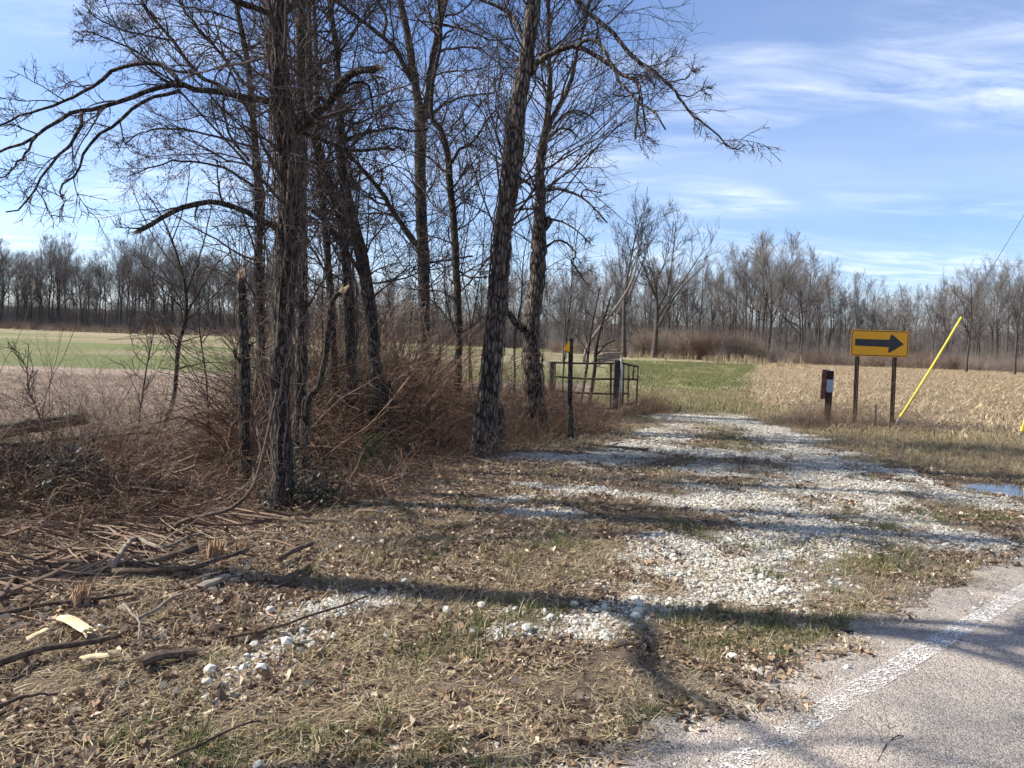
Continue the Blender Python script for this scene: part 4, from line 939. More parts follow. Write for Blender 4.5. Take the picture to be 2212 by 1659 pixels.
def paint(name, c, rough, dirt=0.15, metal=0.0):
    m, t, b = new_mat(name); v = coords(t); n1 = noise(t, v, 7, 6, 0.65)
    ln(t, MIX(t, MATH(t, 'MULTIPLY', RAMP(t, n1, 0.45, 0.75), dirt), c, (0.16, 0.12, 0.08)), b.inputs['Base Color'])
    b.inputs['Roughness'].default_value = rough; b.inputs['Metallic'].default_value = metal; b.inputs['Specular IOR Level'].default_value = 0.4
    return m
M['yellow'] = paint('sign_yellow', (0.80, 0.365, 0.006), 0.45, 0.12); M['black'] = paint('sign_black', (0.018, 0.02, 0.026), 0.45, 0.1)
M['post'] = m_two('rusty_steel', (0.014, 0.009, 0.007), (0.055, 0.028, 0.018), 0.75, 9.0, bmp=0.001)
M['steel'] = paint('galvanised_steel', (0.36, 0.36, 0.36), 0.45, 0.5, 0.6)
M['guard'] = paint('guard_yellow', (0.66, 0.50, 0.03), 0.5, 0.45)
def arrow_sign():
    Y = 16.4; c = P(1900.5, 742.0, Y); sc = Y / FPX; w, h = 124.5 * sc, 57.0 * sc
    x0 = P(1848, 928, Y)[0]; base = np.array([(P(1848, 928, Y)[0] + P(1930, 928, Y)[0]) / 2, Y, float(hz(c[0], Y))])
    e = thing('arrow_sign', base, 'yellow rectangular road sign with a black arrow pointing right on two rusty posts', 'road sign')
    Rm = rotY(R(-0.3))
    def put(nm, VF, mat, par, sm=False): return part(nm, VF[0] @ Rm.T + c, VF[1], mat, par, smooth_=sm)
    pan = put('sign_panel', plate(rounded(w, h, 0.045), -0.002, 0.002), M['yellow'], e)
    put('border', plate(rounded(w - 0.034, h - 0.034, 0.036), -0.0055, -0.003, rounded(w - 0.062, h - 0.062, 0.026)), M['black'], pan)
    k = w / 410.0
    ar = np.array([(630, 397), (872, 402), (884, 365), (896, 367), (976, 433), (878, 494), (866, 490), (872, 454), (630, 446)], float)
    # measured on the photograph, rotated level
    ar = (ar - [806, 429]) * [k, -k * h / w * 410 / 189]; th = R(1.0); ar = ar @ np.array([[math.cos(th), math.sin(th)], [-math.sin(th), math.cos(th)]])
    V = np.column_stack([ar[:, 0], np.full(9, -0.0055), ar[:, 1]]); V = np.vstack([V, V + [0, 0.003, 0]]); i = np.arange(9); j = (i + 1) % 9
    tri = np.array([[0, 8, 1], [8, 7, 1], [1, 7, 4], [1, 4, 2], [2, 4, 3], [7, 5, 4], [7, 6, 5]])
    put('arrow', (V, [tri, np.stack([i, i + 9, j + 9, j], 1)]), M['black'], pan)
    for bx in (-0.375, 0.355):
        for bz in (-0.245, 0.245):
            a = np.linspace(0, 2 * math.pi, 7)[:-1]; hexp = np.stack([np.cos(a), np.sin(a)], 1) * 0.011 + [bx, bz * h / 0.61]
            put('bolt', plate(hexp, -0.011, -0.003), M['steel'], pan)
    for ub, ut in ((1848.5, 1857.5), (1929.5, 1938.5)):
        b = P(ub, 928, Y); b[2] = float(hz(b[0], Y)) - 0.25; t = P(ut, 712, Y); d = nrm(t - b); Lp = np.linalg.norm(t - b) - 0.03
        ax = nrm(np.cross(d, [0, 1, 0])) * -1; ay = np.cross(d, ax); Rq = np.column_stack([ax, ay, d]); mb = MB(); off = np.array([0, 0.030, 0])
        for sx in (-1, 1):
            V, F = boxv((sx * 0.0155, 0, Lp / 2), (0.018, 0.004, Lp)); mb.add(V @ Rq.T + b + off, F)
            V, F = boxv((sx * 0.0265, 0.0165, Lp / 2), (0.004, 0.037, Lp)); mb.add(V @ Rq.T + b + off, F)
            V, F = boxv((sx * 0.036, 0.037, Lp / 2), (0.022, 0.004, Lp)); mb.add(V @ Rq.T + b + off, F)
        for q in np.arange(0.01, Lp, 0.0508):
            V, F = boxv((0, 0.0005, q), (0.0135, 0.003, 0.036)); mb.add(V @ Rq.T + b + off, F)
        V, F, _ = mb.get(); part('post', V, F, M['post'], e)
arrow_sign()

# ------------------------------------------------------------------ rusty utility post, stake
def rusty_post():
    b = G(1784, 914); Y = b[1]; sc = Y / FPX
    e = thing('rusty_post', b, 'short rust-brown steel post with a grey reflective patch left of the arrow sign', 'post')
    t = P(1790, 801, Y); d = nrm(t - b); H = np.linalg.norm(t - b)
    up = lambda f: b + d * H * f
    rr = 0.085
    V, F = tubes(np.array([up(-0.15), up(0.0), up(0.45), up(0.9), up(0.985), up(1.0)]) + [0.03, 0, 0], np.array([rr * .82, rr * .82, rr * .85, rr, rr, rr * .93]), 18, True); pipe = part('pipe', V, F, M['post'], e, smooth_=True)
    V, F = boxv(up(0.74) + [-0.105, -0.02, 0], (0.095, 0.012, H * 0.56), rotY(R(1.2)) @ rotZ(R(-12)))
    pl = part('cover_plate', V, F, m_two('red_rust', (0.12, 0.045, 0.032), (0.21, 0.085, 0.06), 0.8, 8), e)
    V, F = boxv(up(0.74) + [-0.060, 0.02, 0], (0.012, 0.08, H * 0.56), rotY(R(1.2))); part('cover_flange', V, F, M['post'], pl)
    # curved reflective sleeve round the front of the pipe
    a = np.linspace(R(-150), R(-35), 9); c = up(0.715) + [0.03, 0, 0]; hh = 0.105 * H * 1.15
    ring = np.stack([np.cos(a) * (rr + 0.004), np.sin(a) * (rr + 0.004)], 1)
    V = np.vstack([np.column_stack([c[0] + ring[:, 0], c[1] + ring[:, 1], np.full(9, c[2] - hh)]), np.column_stack([c[0] + ring[:, 0], c[1] + ring[:, 1], np.full(9, c[2] + hh)])])
    i = np.arange(8); part('reflective_patch', V, np.stack([i, i + 1, i + 10, i + 9], 1), paint('grey_reflector', (0.33, 0.40, 0.45), 0.35, 0.2), pipe, smooth_=True)
    V, F = tubes(np.array([up(0.66) + [-0.045, -0.05, 0], up(0.66) + [-0.04, -0.105, 0]]), np.array([0.018, 0.018]), 10, True); part('lock_knob', V, F, paint('pale_knob', (0.6, 0.52, 0.42), 0.5), pl)
    V, F = tubes(np.array([up(1.0) + [-0.02, 0, 0], up(1.025) + [-0.02, 0, 0]]), np.array([0.05, 0.045]), 12, True); part('cap', V, F, M['steel'], pipe)
rusty_post()
def stake():
    b = G(1890, 924); e = thing('wooden_stake', b, 'thin weathered wooden stake standing between the arrow sign posts', 'stake')
    t = P(1892, 875, b[1]); V, F = tubes(np.array([b - [0, 0, 0.2], b, (b + t) / 2 + [0.004, 0, 0], t]), np.array([0.022, 0.024, 0.022, 0.02]), 6, True, None, 0.08); part('shaft', V, F, M['grey_wood'], e)
    V, F = splinters(t, [0, 0, 1], 0.02, 0.04, 7, np.random.default_rng(4)); part('split_top', V, F, M['grey_wood'], e)
stake()

# ------------------------------------------------------------------ utility pole with two guyed wires and yellow guards
Yg = 16.0
def pole_and_guys():
    a = P(1944, 902, Yg); b = P(2077, 685, Yg); d = nrm(b - a); top = a + d * ((8.4 - a[2]) / d[2])
    pb = np.array([top[0] + 0.14, Yg + 0.1, float(hz(top[0], Yg))])
    e = thing('utility_pole', pb, 'wooden utility pole standing outside the right of the picture', 'utility pole')
    V, F = tubes(np.array([pb - [0, 0, 0.4], pb + [0, 0, 4], pb + [0, 0, 10.2]]), np.array([0.155, 0.13, 0.10]), 14, True, None, 0.02); part('shaft', V, F, M['grey_wood'], e, smooth_=True)
    V, F = boxv(pb + [0, -0.16, 9.6], (0.10, 0.10, 2.4), rotZ(0) @ np.array([[0, 0, 1], [0, 1, 0], [1, 0, 0]])); arm = part('crossarm', V, F, M['grey_wood'], e)
    for k in (-1.0, -0.35, 0.35, 1.0):
        V, F = tubes(np.array([pb + [k, -0.16, 9.65], pb + [k, -0.16, 9.72], pb + [k, -0.16, 9.80]]), np.array([0.02, 0.05, 0.035]), 10, True); part('insulator', V, F, M['steel'], arm)
    def guy(a, b, g0, label, lab2):
        d = nrm(b - a); e = thing('guy_wire_guard', g0, label, 'guy guard')
        q = spline([a, a * 0.5 + b * 0.5 + [0.012, 0, -0.012], b], 14)
        V, F = tubes(q, np.full(14, 0.023), 12, True); gd = part('guard_tube', V, F, M['guard'], e, smooth_=True)
        V, F = tubes(np.array([a + d * 0.02, a + d * 0.10]), np.array([0.032, 0.032]), 12, True); part('collar', V, F, M['guard'], gd)
        V, F = tubes(np.array([g0 - d * 0.2, g0, a - d * 0.03]), np.full(3, 0.009), 6, True); part('anchor_rod', V, F, M['grey_wood'], e)
        V, F = tubes(spline([a + d * -0.12, a + d * -0.06 + [0.03, 0, 0], a, a + d * -0.06 - [0.03, 0, 0], a + d * -0.12], 14), np.full(14, 0.006), 5, True); part('anchor_eye', V, F, M['steel'], e)
        w = thing('guy_wire', b, lab2, 'wire'); tp = top + [0, 0, 0]
        V, F = tubes(np.array([b - d * 0.25, b * 0.5 + tp * 0.5, tp]), np.full(3, 0.0045), 5, True); part('strand', V, F, M['post'], w)
        V, F = tubes(np.array([a + [0.03, 0.03, -0.02], a * 0.35 + b * 0.65 + [0.10, 0.05, -0.08], b + d * 0.3]), np.full(3, 0.004), 5, True); part('second_strand', V, F, M['post'], w)
    guy(a, b, G(1926, 932), 'long slanting yellow guard tube on a guy wire right of the arrow sign', 'thin steel guy wire rising from the slanting yellow guard to the top right')
    g2 = G(2194, 958); a2 = P(2206, 934, g2[1]); d2 = nrm(top - a2)
    guy(a2, a2 + d2 * 2.5, g2, 'yellow guy guard cut off by the right edge of the picture', 'thin steel guy wire of the guard at the right edge of the picture')
pole_and_guys()

# ------------------------------------------------------------------ gate
def gate():
    b = G(1331, 886); Y = b[1]; r = 0.024
    # posts
    lb = np.array([P(1191, 870, Y)[0], Y, 0]); lb[2] = float(hz(lb[0], Y)); e = thing('wooden_gatepost', lb, 'round dark wooden gatepost at the left end of the tube gate', 'post')
    V, F = tubes(np.array([lb - [0, 0, 0.3], lb, P(1191.5, 825, Y), P(1192.5, 781, Y)]), np.array([0.062, 0.065, 0.06, 0.056]), 10, True, None, 0.06); part('shaft', V, F, M['bark_a'], e)
    e = thing('square_gatepost', b, 'square dark gatepost between the closed and the open gate', 'post')
    t = P(1331, 779, Y); c = (b + t) / 2; L = np.linalg.norm(t - b) + 0.3
    V, F = boxv(c - [0, 0, 0.15], (0.13, 0.13, L), rotY(R(0.3))); part('timber', V, F, m_two('dark_timber', (0.03, 0.024, 0.022), (0.075, 0.058, 0.05), 0.85, 7, bmp=0.003), e)
    V, F = tubes(np.array([P(1341, 886, Y) + [0, -0.03, -0.3], P(1341.5, 774, Y) + [0, -0.03, 0]]), np.array([0.028, 0.028]), 10, True); part('hinge_pipe', V, F, M['steel'], e, smooth_=True)
    m = m_two('gate_rust', (0.022, 0.015, 0.012), (0.075, 0.047, 0.033), 0.8, 12)
    e = thing('tube_gate', P(1260, 880, Y - 0.09) * [1, 1, 0], 'rusty closed gate of four horizontal tubes by the dark trunks', 'gate')
    for (u0, v0), (u1, v1), (um, vm) in (((1195, 783), (1326, 785), (1260, 785)), ((1195, 813), (1326, 819), (1262, 818)), ((1195, 845), (1326, 851), (1260, 849)), ((1240, 872), (1326, 883), (1290, 882))):
        q = spline([P(u0, v0, Y - 0.09), P(um, vm, Y - 0.09), P(u1, v1, Y - 0.09)], 10); V, F = tubes(q, np.full(10, r), 8, True); part('rail', V, F, m, e, smooth_=True)
    for uu, va, vb in ((1199, 781, 870), (1320, 784, 884)):
        V, F = tubes(np.array([P(uu, va, Y - 0.092), P(uu - 1, vb, Y - 0.092)]), np.array([r, r]), 8, True); part('upright', V, F, m, e, smooth_=True)
    e = thing('open_gate', P(1360, 872, Y + 0.3) * [1, 1, 0], 'bent open gate section with upright bars right of the square gatepost', 'gate')
    Ye = Y + 0.9
    def g(u, v): return P(u, v, Y + (u - 1341) / 38 * 0.9)
    for pts in ([(1341, 783), (1358, 788), (1379, 792)], [(1341, 819), (1358, 819), (1377, 820)], [(1341, 850), (1350, 850), (1359, 850)], [(1341, 872), (1358, 872), (1375, 871)]):
        q = spline([g(*p) for p in pts], 8); V, F = tubes(q, np.full(8, r), 8, True); part('rail', V, F, m, e, smooth_=True)
    for u0, v0, u1, v1 in ((1347, 785, 1345, 878), (1358, 788, 1356, 876), (1369, 790, 1367, 822), (1378, 792, 1375, 872)):
        V, F = tubes(np.array([g(u0, v0), g(u1, v1)]), np.array([r, r]), 8, True); part('upright', V, F, m, e, smooth_=True)
gate()
def small_sign():
    b = G(1231, 947); Y = b[1]; e = thing('marker_post', b, 'wooden post with a small yellow triangular sign left of the gate', 'sign')
    V, F = tubes(np.array([b - [0, 0, 0.2], b, P(1231, 905, Y), P(1231, 876, Y)]), np.array([0.075, 0.072, 0.066, 0.05]), 10, True, None, 0.05); part('post_foot', V, F, M['bark_moss'], e)
    V, F = boxv((P(1231, 870, Y) + P(1233, 742, Y)) / 2, (0.075, 0.05, np.linalg.norm(P(1231, 890, Y) - P(1233, 740, Y))), rotY(R(-1))); part('post', V, F, M['bark_a'], e)
    c = P(1231, 748, Y - 0.04); sc = Y / FPX
    tri = np.array([(-15.0, -7), (-2, -12), (0, -11), (0, 9), (-2, 11)]) * sc * [1, 1]
    rot = rotZ(R(-10))
    V, F = plate(tri, -0.0015, 0.0015); pn = part('sign_plate', V @ rot.T + c, F, M['yellow'], e)
    V, F = plate(tri * [1.08, 1.08] , 0.003, 0.005); part('plate_edge', V @ rot.T + c, F, M['black'], pn)
small_sign()

# ------------------------------------------------------------------ logs, sticks, split wood
def lying(name, label, px, w, mat='log', lift=0.0, w1=None, fork=0, torn=None, flat=1.0, cat='branch', group=None, seed=0, sides=8):
    if px[0][0] < 700 and px[0][1] > 1100: lift += 0.03; w *= 1.2; w1 = w1 * 1.2 if w1 else w1
    g = np.random.default_rng(300 + seed)
    q = np.array([G(u, v) for u, v in px]); Y = q[:, 1].mean(); r = w / 2 * Y / FPX; r1 = (w1 or w * 0.7) / 2 * Y / FPX
    L = np.linalg.norm(np.diff(q, axis=0), axis=1).sum(); n = int(np.clip(L / 0.07, 8, 50))
    p = spline(q, n); rr = np.linspace(r, r1, n)
    if q.shape[0] > 1 and n > 8: p[1:-1, :2] += g.standard_normal((n - 2, 2)) * 0.004
    p[:, 2] = hz(p[:, 0], p[:, 1]) * 0.5 + np.linspace(q[0, 2], q[-1, 2], n) * 0.5 + rr * 0.75 * flat + lift + 0.012 * g.standard_normal(n).cumsum() / math.sqrt(n)
    b = p[n // 2].copy(); b[2] = float(hz(b[0], b[1])); e = thing(name, b, label, cat, group)
    V, F = tubes(p, rr, sides, True, g, 0.09)
    if flat != 1.0: V[:, 2] = np.interp(np.arange(len(V)), [0, len(V)], [0, 0]) + (V[:, 2] - np.mean(p[:, 2])) * flat + np.mean(p[:, 2])
    o = part('stem', V, F, M[mat], e, smooth_=(flat == 1.0))
    if fork:
        A = grow(p[None], rr[None], fork, 0.2, 1.0, 0.4, 0.7, 7, 0.16, -0.02, 0.6, 0.003, g, 0.15, 1.2); A[0][:, :, 2] = np.maximum(A[0][:, :, 2], hz(A[0][:, :, 0], A[0][:, :, 1]) + 0.01)
        B_ = grow(*A, 3, 0.2, 1.0, 0.5, 0.7, 4, 0.2, 0.0, 0.6, 0.002, g, 0.1, 0.5); B_[0][:, :, 2] = np.maximum(B_[0][:, :, 2], hz(B_[0][:, :, 0], B_[0][:, :, 1]) + 0.006)
        mb = MB(); mb.add(*tubes(*A, 5)); mb.add(*tubes(*B_, 3)); V, F, _ = mb.get(); part('twigs', V, F, M[mat], e)['kind'] = 'stuff'
    if torn:
        V, F = splinters(p[-1], p[-1] - p[-3], rr[-1], torn, 10, g); part('torn_end', V, F, M['fresh'], e)
        V, F = splinters(p[0], p[0] - p[2], rr[0], torn * .7, 8, g); part('torn_end', V, F, M['redwood'], e)
    return e
def Z6(p): return [(x * 0.4357, 936 + y * 0.4357) for x, y in p]
def Z7(p): return [(792 + x * 0.4573, 900 + y * 0.4573) for x, y in p]
for i, a in enumerate([
    ('log', 'thick grey log half buried in brush at the left edge', [(-120, 1000), (0, 978), (95, 957), (185, 940)], 40, 'bark_lying', 0.20, 30, 0, 0.08, 1.0, 'log'),
    ('fallen_tree', 'long thin mossy tree lying in front of the grey log at the left edge', [(-60, 1022), (0, 1014), (109, 1001), (209, 988), (330, 972)], 11, 'bark_lying', 0.26, 6, 5),
    ('log', 'dark barked log lying left of the torn stump', Z6([(470, 655), (620, 680), (800, 650), (970, 600)]), 20, 'log', 0, 15, 0, 0.05, 1.0, 'log'),
    ('curved_branch', 'curved bare branch looping over the dark barked log', Z6([(560, 730), (640, 622), (690, 600), (800, 615), (950, 550), (1020, 535)]), 9, 'pale_lying', 0.05, 6, 2),
    ('fallen_branch', 'slanting brown branch rising to the right at the far left foreground', Z6([(0, 880), (100, 740), (220, 640)]), 9, 'log', 0.03, 6),
    ('stick', 'short stout stick pointing right on the leaf litter, upper of two', Z6([(1380, 672), (1550, 585)]), 11, 'log', 0.02, 8, 0, 0.04),
    ('stick', 'short stout stick pointing right on the leaf litter, lower of two', Z6([(1390, 772), (1530, 682)]), 13, 'log', 0.0, 9),
    ('long_branch', 'long straight branch below the dark barked log', Z6([(560, 735), (750, 725), (950, 710), (1230, 630)]), 11, 'log', 0.02, 7, 3),
    ('fallen_branch', 'long dark branch crossing the shade under the left splintered stump', Z6([(-40, 940), (200, 890), (400, 870), (660, 838)]), 9, 'log', 0.01, 6, 3),
    ('wood_slab', 'flat grey slab of weathered wood lying mid left', Z6([(985, 792), (1125, 728)]), 20, 'grey_wood', 0.01, 18, 0, None, 0.35, 'slab'),
    ('split_wood', 'pale yellow split wood chunk in the sun at the lower left', Z6([(300, 968), (370, 1000), (440, 1050)]), 26, 'fresh', 0.02, 22, 0, 0.06, 0.5, 'wood chunk'),
    ('split_wood', 'narrow pale split piece left of the yellow wood chunk', Z6([(120, 1092), (240, 1030)]), 15, 'fresh', 0.02, 12, 0, 0.05, 0.5, 'wood chunk'),
    ('split_wood', 'flat torn pale wood beside the dark bark slab', Z6([(375, 1185), (460, 1160), (548, 1150)]), 24, 'fresh', 0.01, 16, 0, 0.06, 0.4, 'wood chunk'),
    ('bark_slab', 'broad dark brown bark slab lying lower left', Z6([(690, 1195), (830, 1150), (975, 1130)]), 32, 'log', 0.01, 24, 0, None, 0.6, 'bark slab'),
    ('fallen_branch', 'thick brown branch leading in from the left edge to the pale wood', Z6([(-60, 1230), (0, 1200), (130, 1150), (260, 1120), (420, 1100), (600, 1060)]), 16, 'log', 0.02, 9, 2),
    ('pale_stick', 'straight pale stick lying diagonally below the grey slab', Z6([(680, 985), (780, 930), (850, 882), (905, 850)]), 7, 'pale_lying', 0.03, 5),
    ('forked_twig', 'pale forked twig bent over the pale wood litter', Z6([(610, 920), (650, 965), (690, 1010), (685, 1110)]), 5, 'pale_lying', 0.06, 3, 4),
    ('long_stick', 'long dark stick reaching from the bark slab to the shaded stones', Z6([(1120, 1060), (1400, 990), (1600, 930), (1820, 845)]), 6, 'log', 0.01, 4, 3),
    ('long_stick', 'long thin stick near the bottom edge, left of centre', Z6([(840, 1670), (1080, 1560), (1290, 1488)]), 7, 'log', 0.01, 4, 3),
    ('stick', 'brown stick at the left edge below the pale wood', Z6([(-30, 1415), (150, 1352), (285, 1350)]), 8, 'log', 0.01, 5),
    ('thin_branch', 'thin branch curving down the bank above the dark barked log', Z6([(180, 520), (380, 470), (640, 440), (830, 360)]), 6, 'log', 0.05, 4, 4),
    ('thin_branch', 'grey branch lying across the bank left of the vine-covered tree', Z6([(470, 380), (560, 320), (700, 320), (860, 350)]), 9, 'log', 0.08, 6, 3),
    ('pale_stick', 'pale stick poking up out of the bank brambles', Z6([(620, 285), (700, 240), (790, 195)]), 5, 'pale_lying', 0.15, 4),
    ('long_stick', 'long pale branch lying from the thicket to the gate drive', Z7([(270, 162), (480, 190), (680, 187), (940, 142), (1030, 128)]), 6, 'pale_lying', 0.03, 4, 3),
    ('forked_twig', 'pale broken twigs standing beside the cedar seedling', Z7([(180, 80), (222, 170), (200, 215)]), 6, 'pale_lying', 0.10, 4, 3),
    ('split_wood', 'short pale splinter of wood lying below the plated-bark tree', Z7([(318, 235), (345, 300)]), 11, 'fresh', 0.02, 7, 0, 0.06, 0.6, 'wood chunk'),
    ('mossy_branch', 'mossy grey branch lying on the gravel below the gate', [(1270, 962), (1300, 968), (1340, 972), (1400, 976)], 6, 'bark_lying', 0.03, 4, 3),
    ('twiggy_branch', 'dark twiggy fallen branch on the litter in mid drive', [(1250, 1085), (1300, 1105), (1350, 1112), (1395, 1105)], 4, 'twig', 0.04, 2, 8),
    ('stick', 'slanting thin stick lying on the litter just above the long shadow', Z7([(790, 845), (860, 822), (990, 795)]), 4, 'log', 0.01, 3),
    ('stick', 'thin stick lying at the road edge beside the long shadow', [(2140 - 470, 1288), (1700, 1296)], 3, 'log', 0.01, 2),
    ('road_stick', 'short red-brown stick on the asphalt beside the white line', [(1842, 1413), (1874, 1418)], 9, 'redwood', 0.0, 8),
    ('road_twig', 'dark forked twig lying on the asphalt at the bottom edge', [(1890, 1668), (1908, 1632), (1922, 1606), (1938, 1575)], 8, 'twig', 0.004, 4, 4),
    ('stick', 'small tan stick end on the gritty road edge at the bottom', [(1560, 1618), (1564, 1590)], 8, 'pale_lying', 0.0, 8),
    ('stick', 'thin forked stick on the road edge above the white line', [(1938, 1316), (1966, 1334), (2005, 1344)], 4, 'pale_lying', 0.01, 2, 2),
    ]):
    lying(a[0], a[1], a[2], a[3], a[4], a[5], a[6] if len(a) > 6 else None, a[7] if len(a) > 7 else 0, a[8] if len(a) > 8 else None, a[9] if len(a) > 9 else 1.0, a[10] if len(a) > 10 else 'branch', seed=i)
def torn_stump(label, u, v, w, h, seed, mat):
    g = np.random.default_rng(seed); b = G(u, v); s = b[1] / FPX; e = thing('torn_stump', b, label, 'stump')
    V, F = tubes(np.array([b - [0, 0, 0.1], b + [0, 0, 0.02], b + [0.01, 0, h * s * 0.35]]), np.array([1.25, 1.1, 0.95]) * w * s / 2, 12, True, g, 0.12); part('base', V, F, M['log'], e)
    V, F = splinters(b + [0.0, 0, h * s * 0.25], [0.1, 0, 1], w * s * 0.45, h * s * 0.8, 40, g); part('splinters', V, F, M[mat], e)
torn_stump('low torn stump with brown upright splinters in the left litter', 462, 1205, 34, 38, 401, 'redwood')
torn_stump('low torn stump with orange splinters at the lower left shade', 172, 1312, 42, 46, 402, 'redwood')
torn_stump('small torn stump just right of the brown splintered one', 520, 1195, 24, 24, 403, 'redwood')
for k, (u0, v0, u1, v1) in enumerate(((1278, 776, 1346, 771), (1285, 770, 1340, 766), (1290, 763, 1338, 764), (1300, 757, 1345, 754), (1282, 752, 1334, 750))):
    Y = 62.0 + 0.12 * k; a = P(u0, v0, Y); b = P(u1, v1, Y + 0.6); dz = float(hz(a[0], Y)) + 0.15 + 0.20 * k - (a[2] + b[2]) / 2
    a[2] += dz; b[2] += dz; V, F = tubes(spline([a, (a + b) / 2 + [0, 0, 0.03], b], 8), np.linspace(0.11, 0.08, 8), 8, True, None, 0.06)
    e = thing('heaped_log', (a + b) / 2, ('lowest pale log of the heap beyond the gate', 'second lowest pale log of the heap beyond the gate', 'middle pale log of the heap beyond the gate', 'second highest pale log of the heap beyond the gate', 'topmost pale log of the heap beyond the gate')[k], 'log', 'logs heaped beyond the gate'); part('stem', V, F, M['pale_lying'], e)
# ------------------------------------------------------------------ ground litter, gravel and grass
def scat(n, y0, y1, q, g, wfun, over=3.0):
    """n points on the ground in view: density along y follows y**q, kept with probability wfun(x, y)"""
    out = []; tot = 0
    for _ in range(30):
        m = int(n * over); r = g.uniform(0, 1, m)
        y = (y0 ** (q + 1) + r * (y1 ** (q + 1) - y0 ** (q + 1))) ** (1 / (q + 1)) if abs(q + 1) > 1e-6 else y0 * (y1 / y0) ** r
        x = g.uniform(-1, 1, m) * (0.74 * y + 0.7)
        k = g.uniform(0, 1, m) < wfun(x, y); out.append(np.column_stack([x[k], y[k]])); tot += k.sum()
        if tot >= n: break
    p = np.vstack(out)[:n]; return on_ground(p)
def offroad(x, y, m=0.05): return (road_s(x, y) < -m).astype(float)
def fringe(x, y): return 1 - smooth(-0.25, 0.22, road_s(x, y) + (fbm(x * 3, y * 3, 111, 3) - 0.5) * 0.5)
def pal(g, n, cols, var=0.25):
    c = np.asarray(cols)[g.integers(0, len(cols), n)]; return c * (1 + var * g.standard_normal((n, 1))).clip(0.35, 1.8)
def nopud(x, y): return np.hypot((x - PUD[0] - 0.75) / 1.55, (y - PUD[1] - 0.1) / 0.62) > 1
def disc(n, r, g):
    a = g.uniform(0, 2 * math.pi, n); q = r * np.sqrt(g.uniform(0, 1, n)); return np.stack([q * np.cos(a), q * np.sin(a), np.zeros(n)], 1)
# gravel
M['stone'] = m_attr('limestone', 0.85, 60, 0.35)
ph = (1 + 5 ** 0.5) / 2
ICO = nrm(np.array([(-1, ph, 0), (1, ph, 0), (-1, -ph, 0), (1, -ph, 0), (0, -1, ph), (0, 1, ph), (0, -1, -ph), (0, 1, -ph), (ph, 0, -1), (ph, 0, 1), (-ph, 0, -1), (-ph, 0, 1)], float))
ICF = np.array([(0, 11, 5), (0, 5, 1), (0, 1, 7), (0, 7, 10), (0, 10, 11), (1, 5, 9), (5, 11, 4), (11, 10, 2), (10, 7, 6), (7, 1, 8), (3, 9, 4), (3, 4, 2), (3, 2, 6), (3, 6, 8), (3, 8, 9), (4, 9, 5), (2, 4, 11), (6, 2, 10), (8, 6, 7), (9, 8, 1)])
def stone_clump(n, rad, s0, sd, g):
    p = disc(n, rad, g); s = np.exp(g.normal(math.log(s0), sd, n)).clip(s0 * 0.35, s0 * 2.4)
    st = g.uniform(0.5, 1.3, (n, 1, 3)); st[:, :, 2] *= 0.62
    v = ICO[None] * g.uniform(0.70, 1.2, (n, 12, 1)) * st
    a = g.uniform(0, 2 * math.pi, n); ca, sa = np.cos(a)[:, None], np.sin(a)[:, None]; tx = g.normal(0, 0.5, n)[:, None]
    y_, z_ = v[..., 1] * np.cos(tx) - v[..., 2] * np.sin(tx), v[..., 1] * np.sin(tx) + v[..., 2] * np.cos(tx)
    v = np.stack([v[..., 0] * ca - y_ * sa, v[..., 0] * sa + y_ * ca, z_], -1) * s[:, None, None]
    v = v + p[:, None, :] + np.array([0, 0, 1]) * (s * g.uniform(-0.4, 0.5, n))[:, None, None]
    F = (ICF[None] + (np.arange(n) * 12)[:, None, None]).reshape(-1, 3)
    c = pal(g, n, [(0.45, 0.43, 0.36), (0.53, 0.51, 0.435), (0.36, 0.33, 0.275), (0.42, 0.365, 0.29), (0.26, 0.225, 0.18), (0.48, 0.465, 0.41), (0.31, 0.255, 0.195)], 0.16)
    return mesh('stone_clump', v.reshape(-1, 3), F, M['stone'], np.repeat(c, 12, 0))
def gravel_stones():
    g = np.random.default_rng(601)
    S = clump_set('stone_clumps', [stone_clump(16, 0.08, 0.0095, 0.55, g) for _ in range(16)])
    A = scat(10000, 3.0, 18, 0.55, g, lambda x, y: gravel(x, y) ** 1.6 * nopud(x, y), over=5)
    set_out('gravel', 'white limestone gravel scattered over the drive', 'gravel', A, S, (0.8 + 0.35 * g.uniform(0, 1, len(A))) * (1 + 0.2 * smooth(9, 15, A[:, 1])), g)
    B = scat(1100, 2.5, 14, 0.2, g, lambda x, y: offroad(x, y) * (0.12 + gravel(x, y)) * smooth(-1.2, 0.6, x - xl(y)) * nopud(x, y), over=6)
    S1 = clump_set('single_stones', [stone_clump(1, 0.001, 0.022, 0.4, g) for _ in range(24)])
    spots = []
    for u, v, n, sp in ((1300, 1345, 75, 0.17), (1400, 1320, 70, 0.16), (1490, 1300, 50, 0.2), (620, 1395, 26, 0.07), (560, 1430, 18, 0.07), (500, 1470, 20, 0.07), (1110, 1362, 16, 0.09), (730, 1310, 24, 0.11), (840, 1290, 16, 0.10), (1660, 1450, 26, 0.09), (655, 1365, 16, 0.06), (1090, 1325, 7, 0.05), (1570, 1265, 50, 0.2)):
        q = G(u, v)[:2]; spots.append(q + g.normal(0, 1, (n, 2)) * [sp * 1.5, sp * 0.8])
    C = on_ground(np.vstack(spots)); P_ = np.vstack([B, C]); s = np.concatenate([np.exp(g.normal(-0.55, 0.3, len(B))).clip(0.2, 0.9), np.exp(g.normal(-0.3, 0.3, len(C))).clip(0.3, 1.0)])
    P_[:, 2] += 0.004
    set_out('loose_stones', 'larger loose limestone pieces lying in the leaf litter', 'stones', P_, S1, s, g)
gravel_stones()
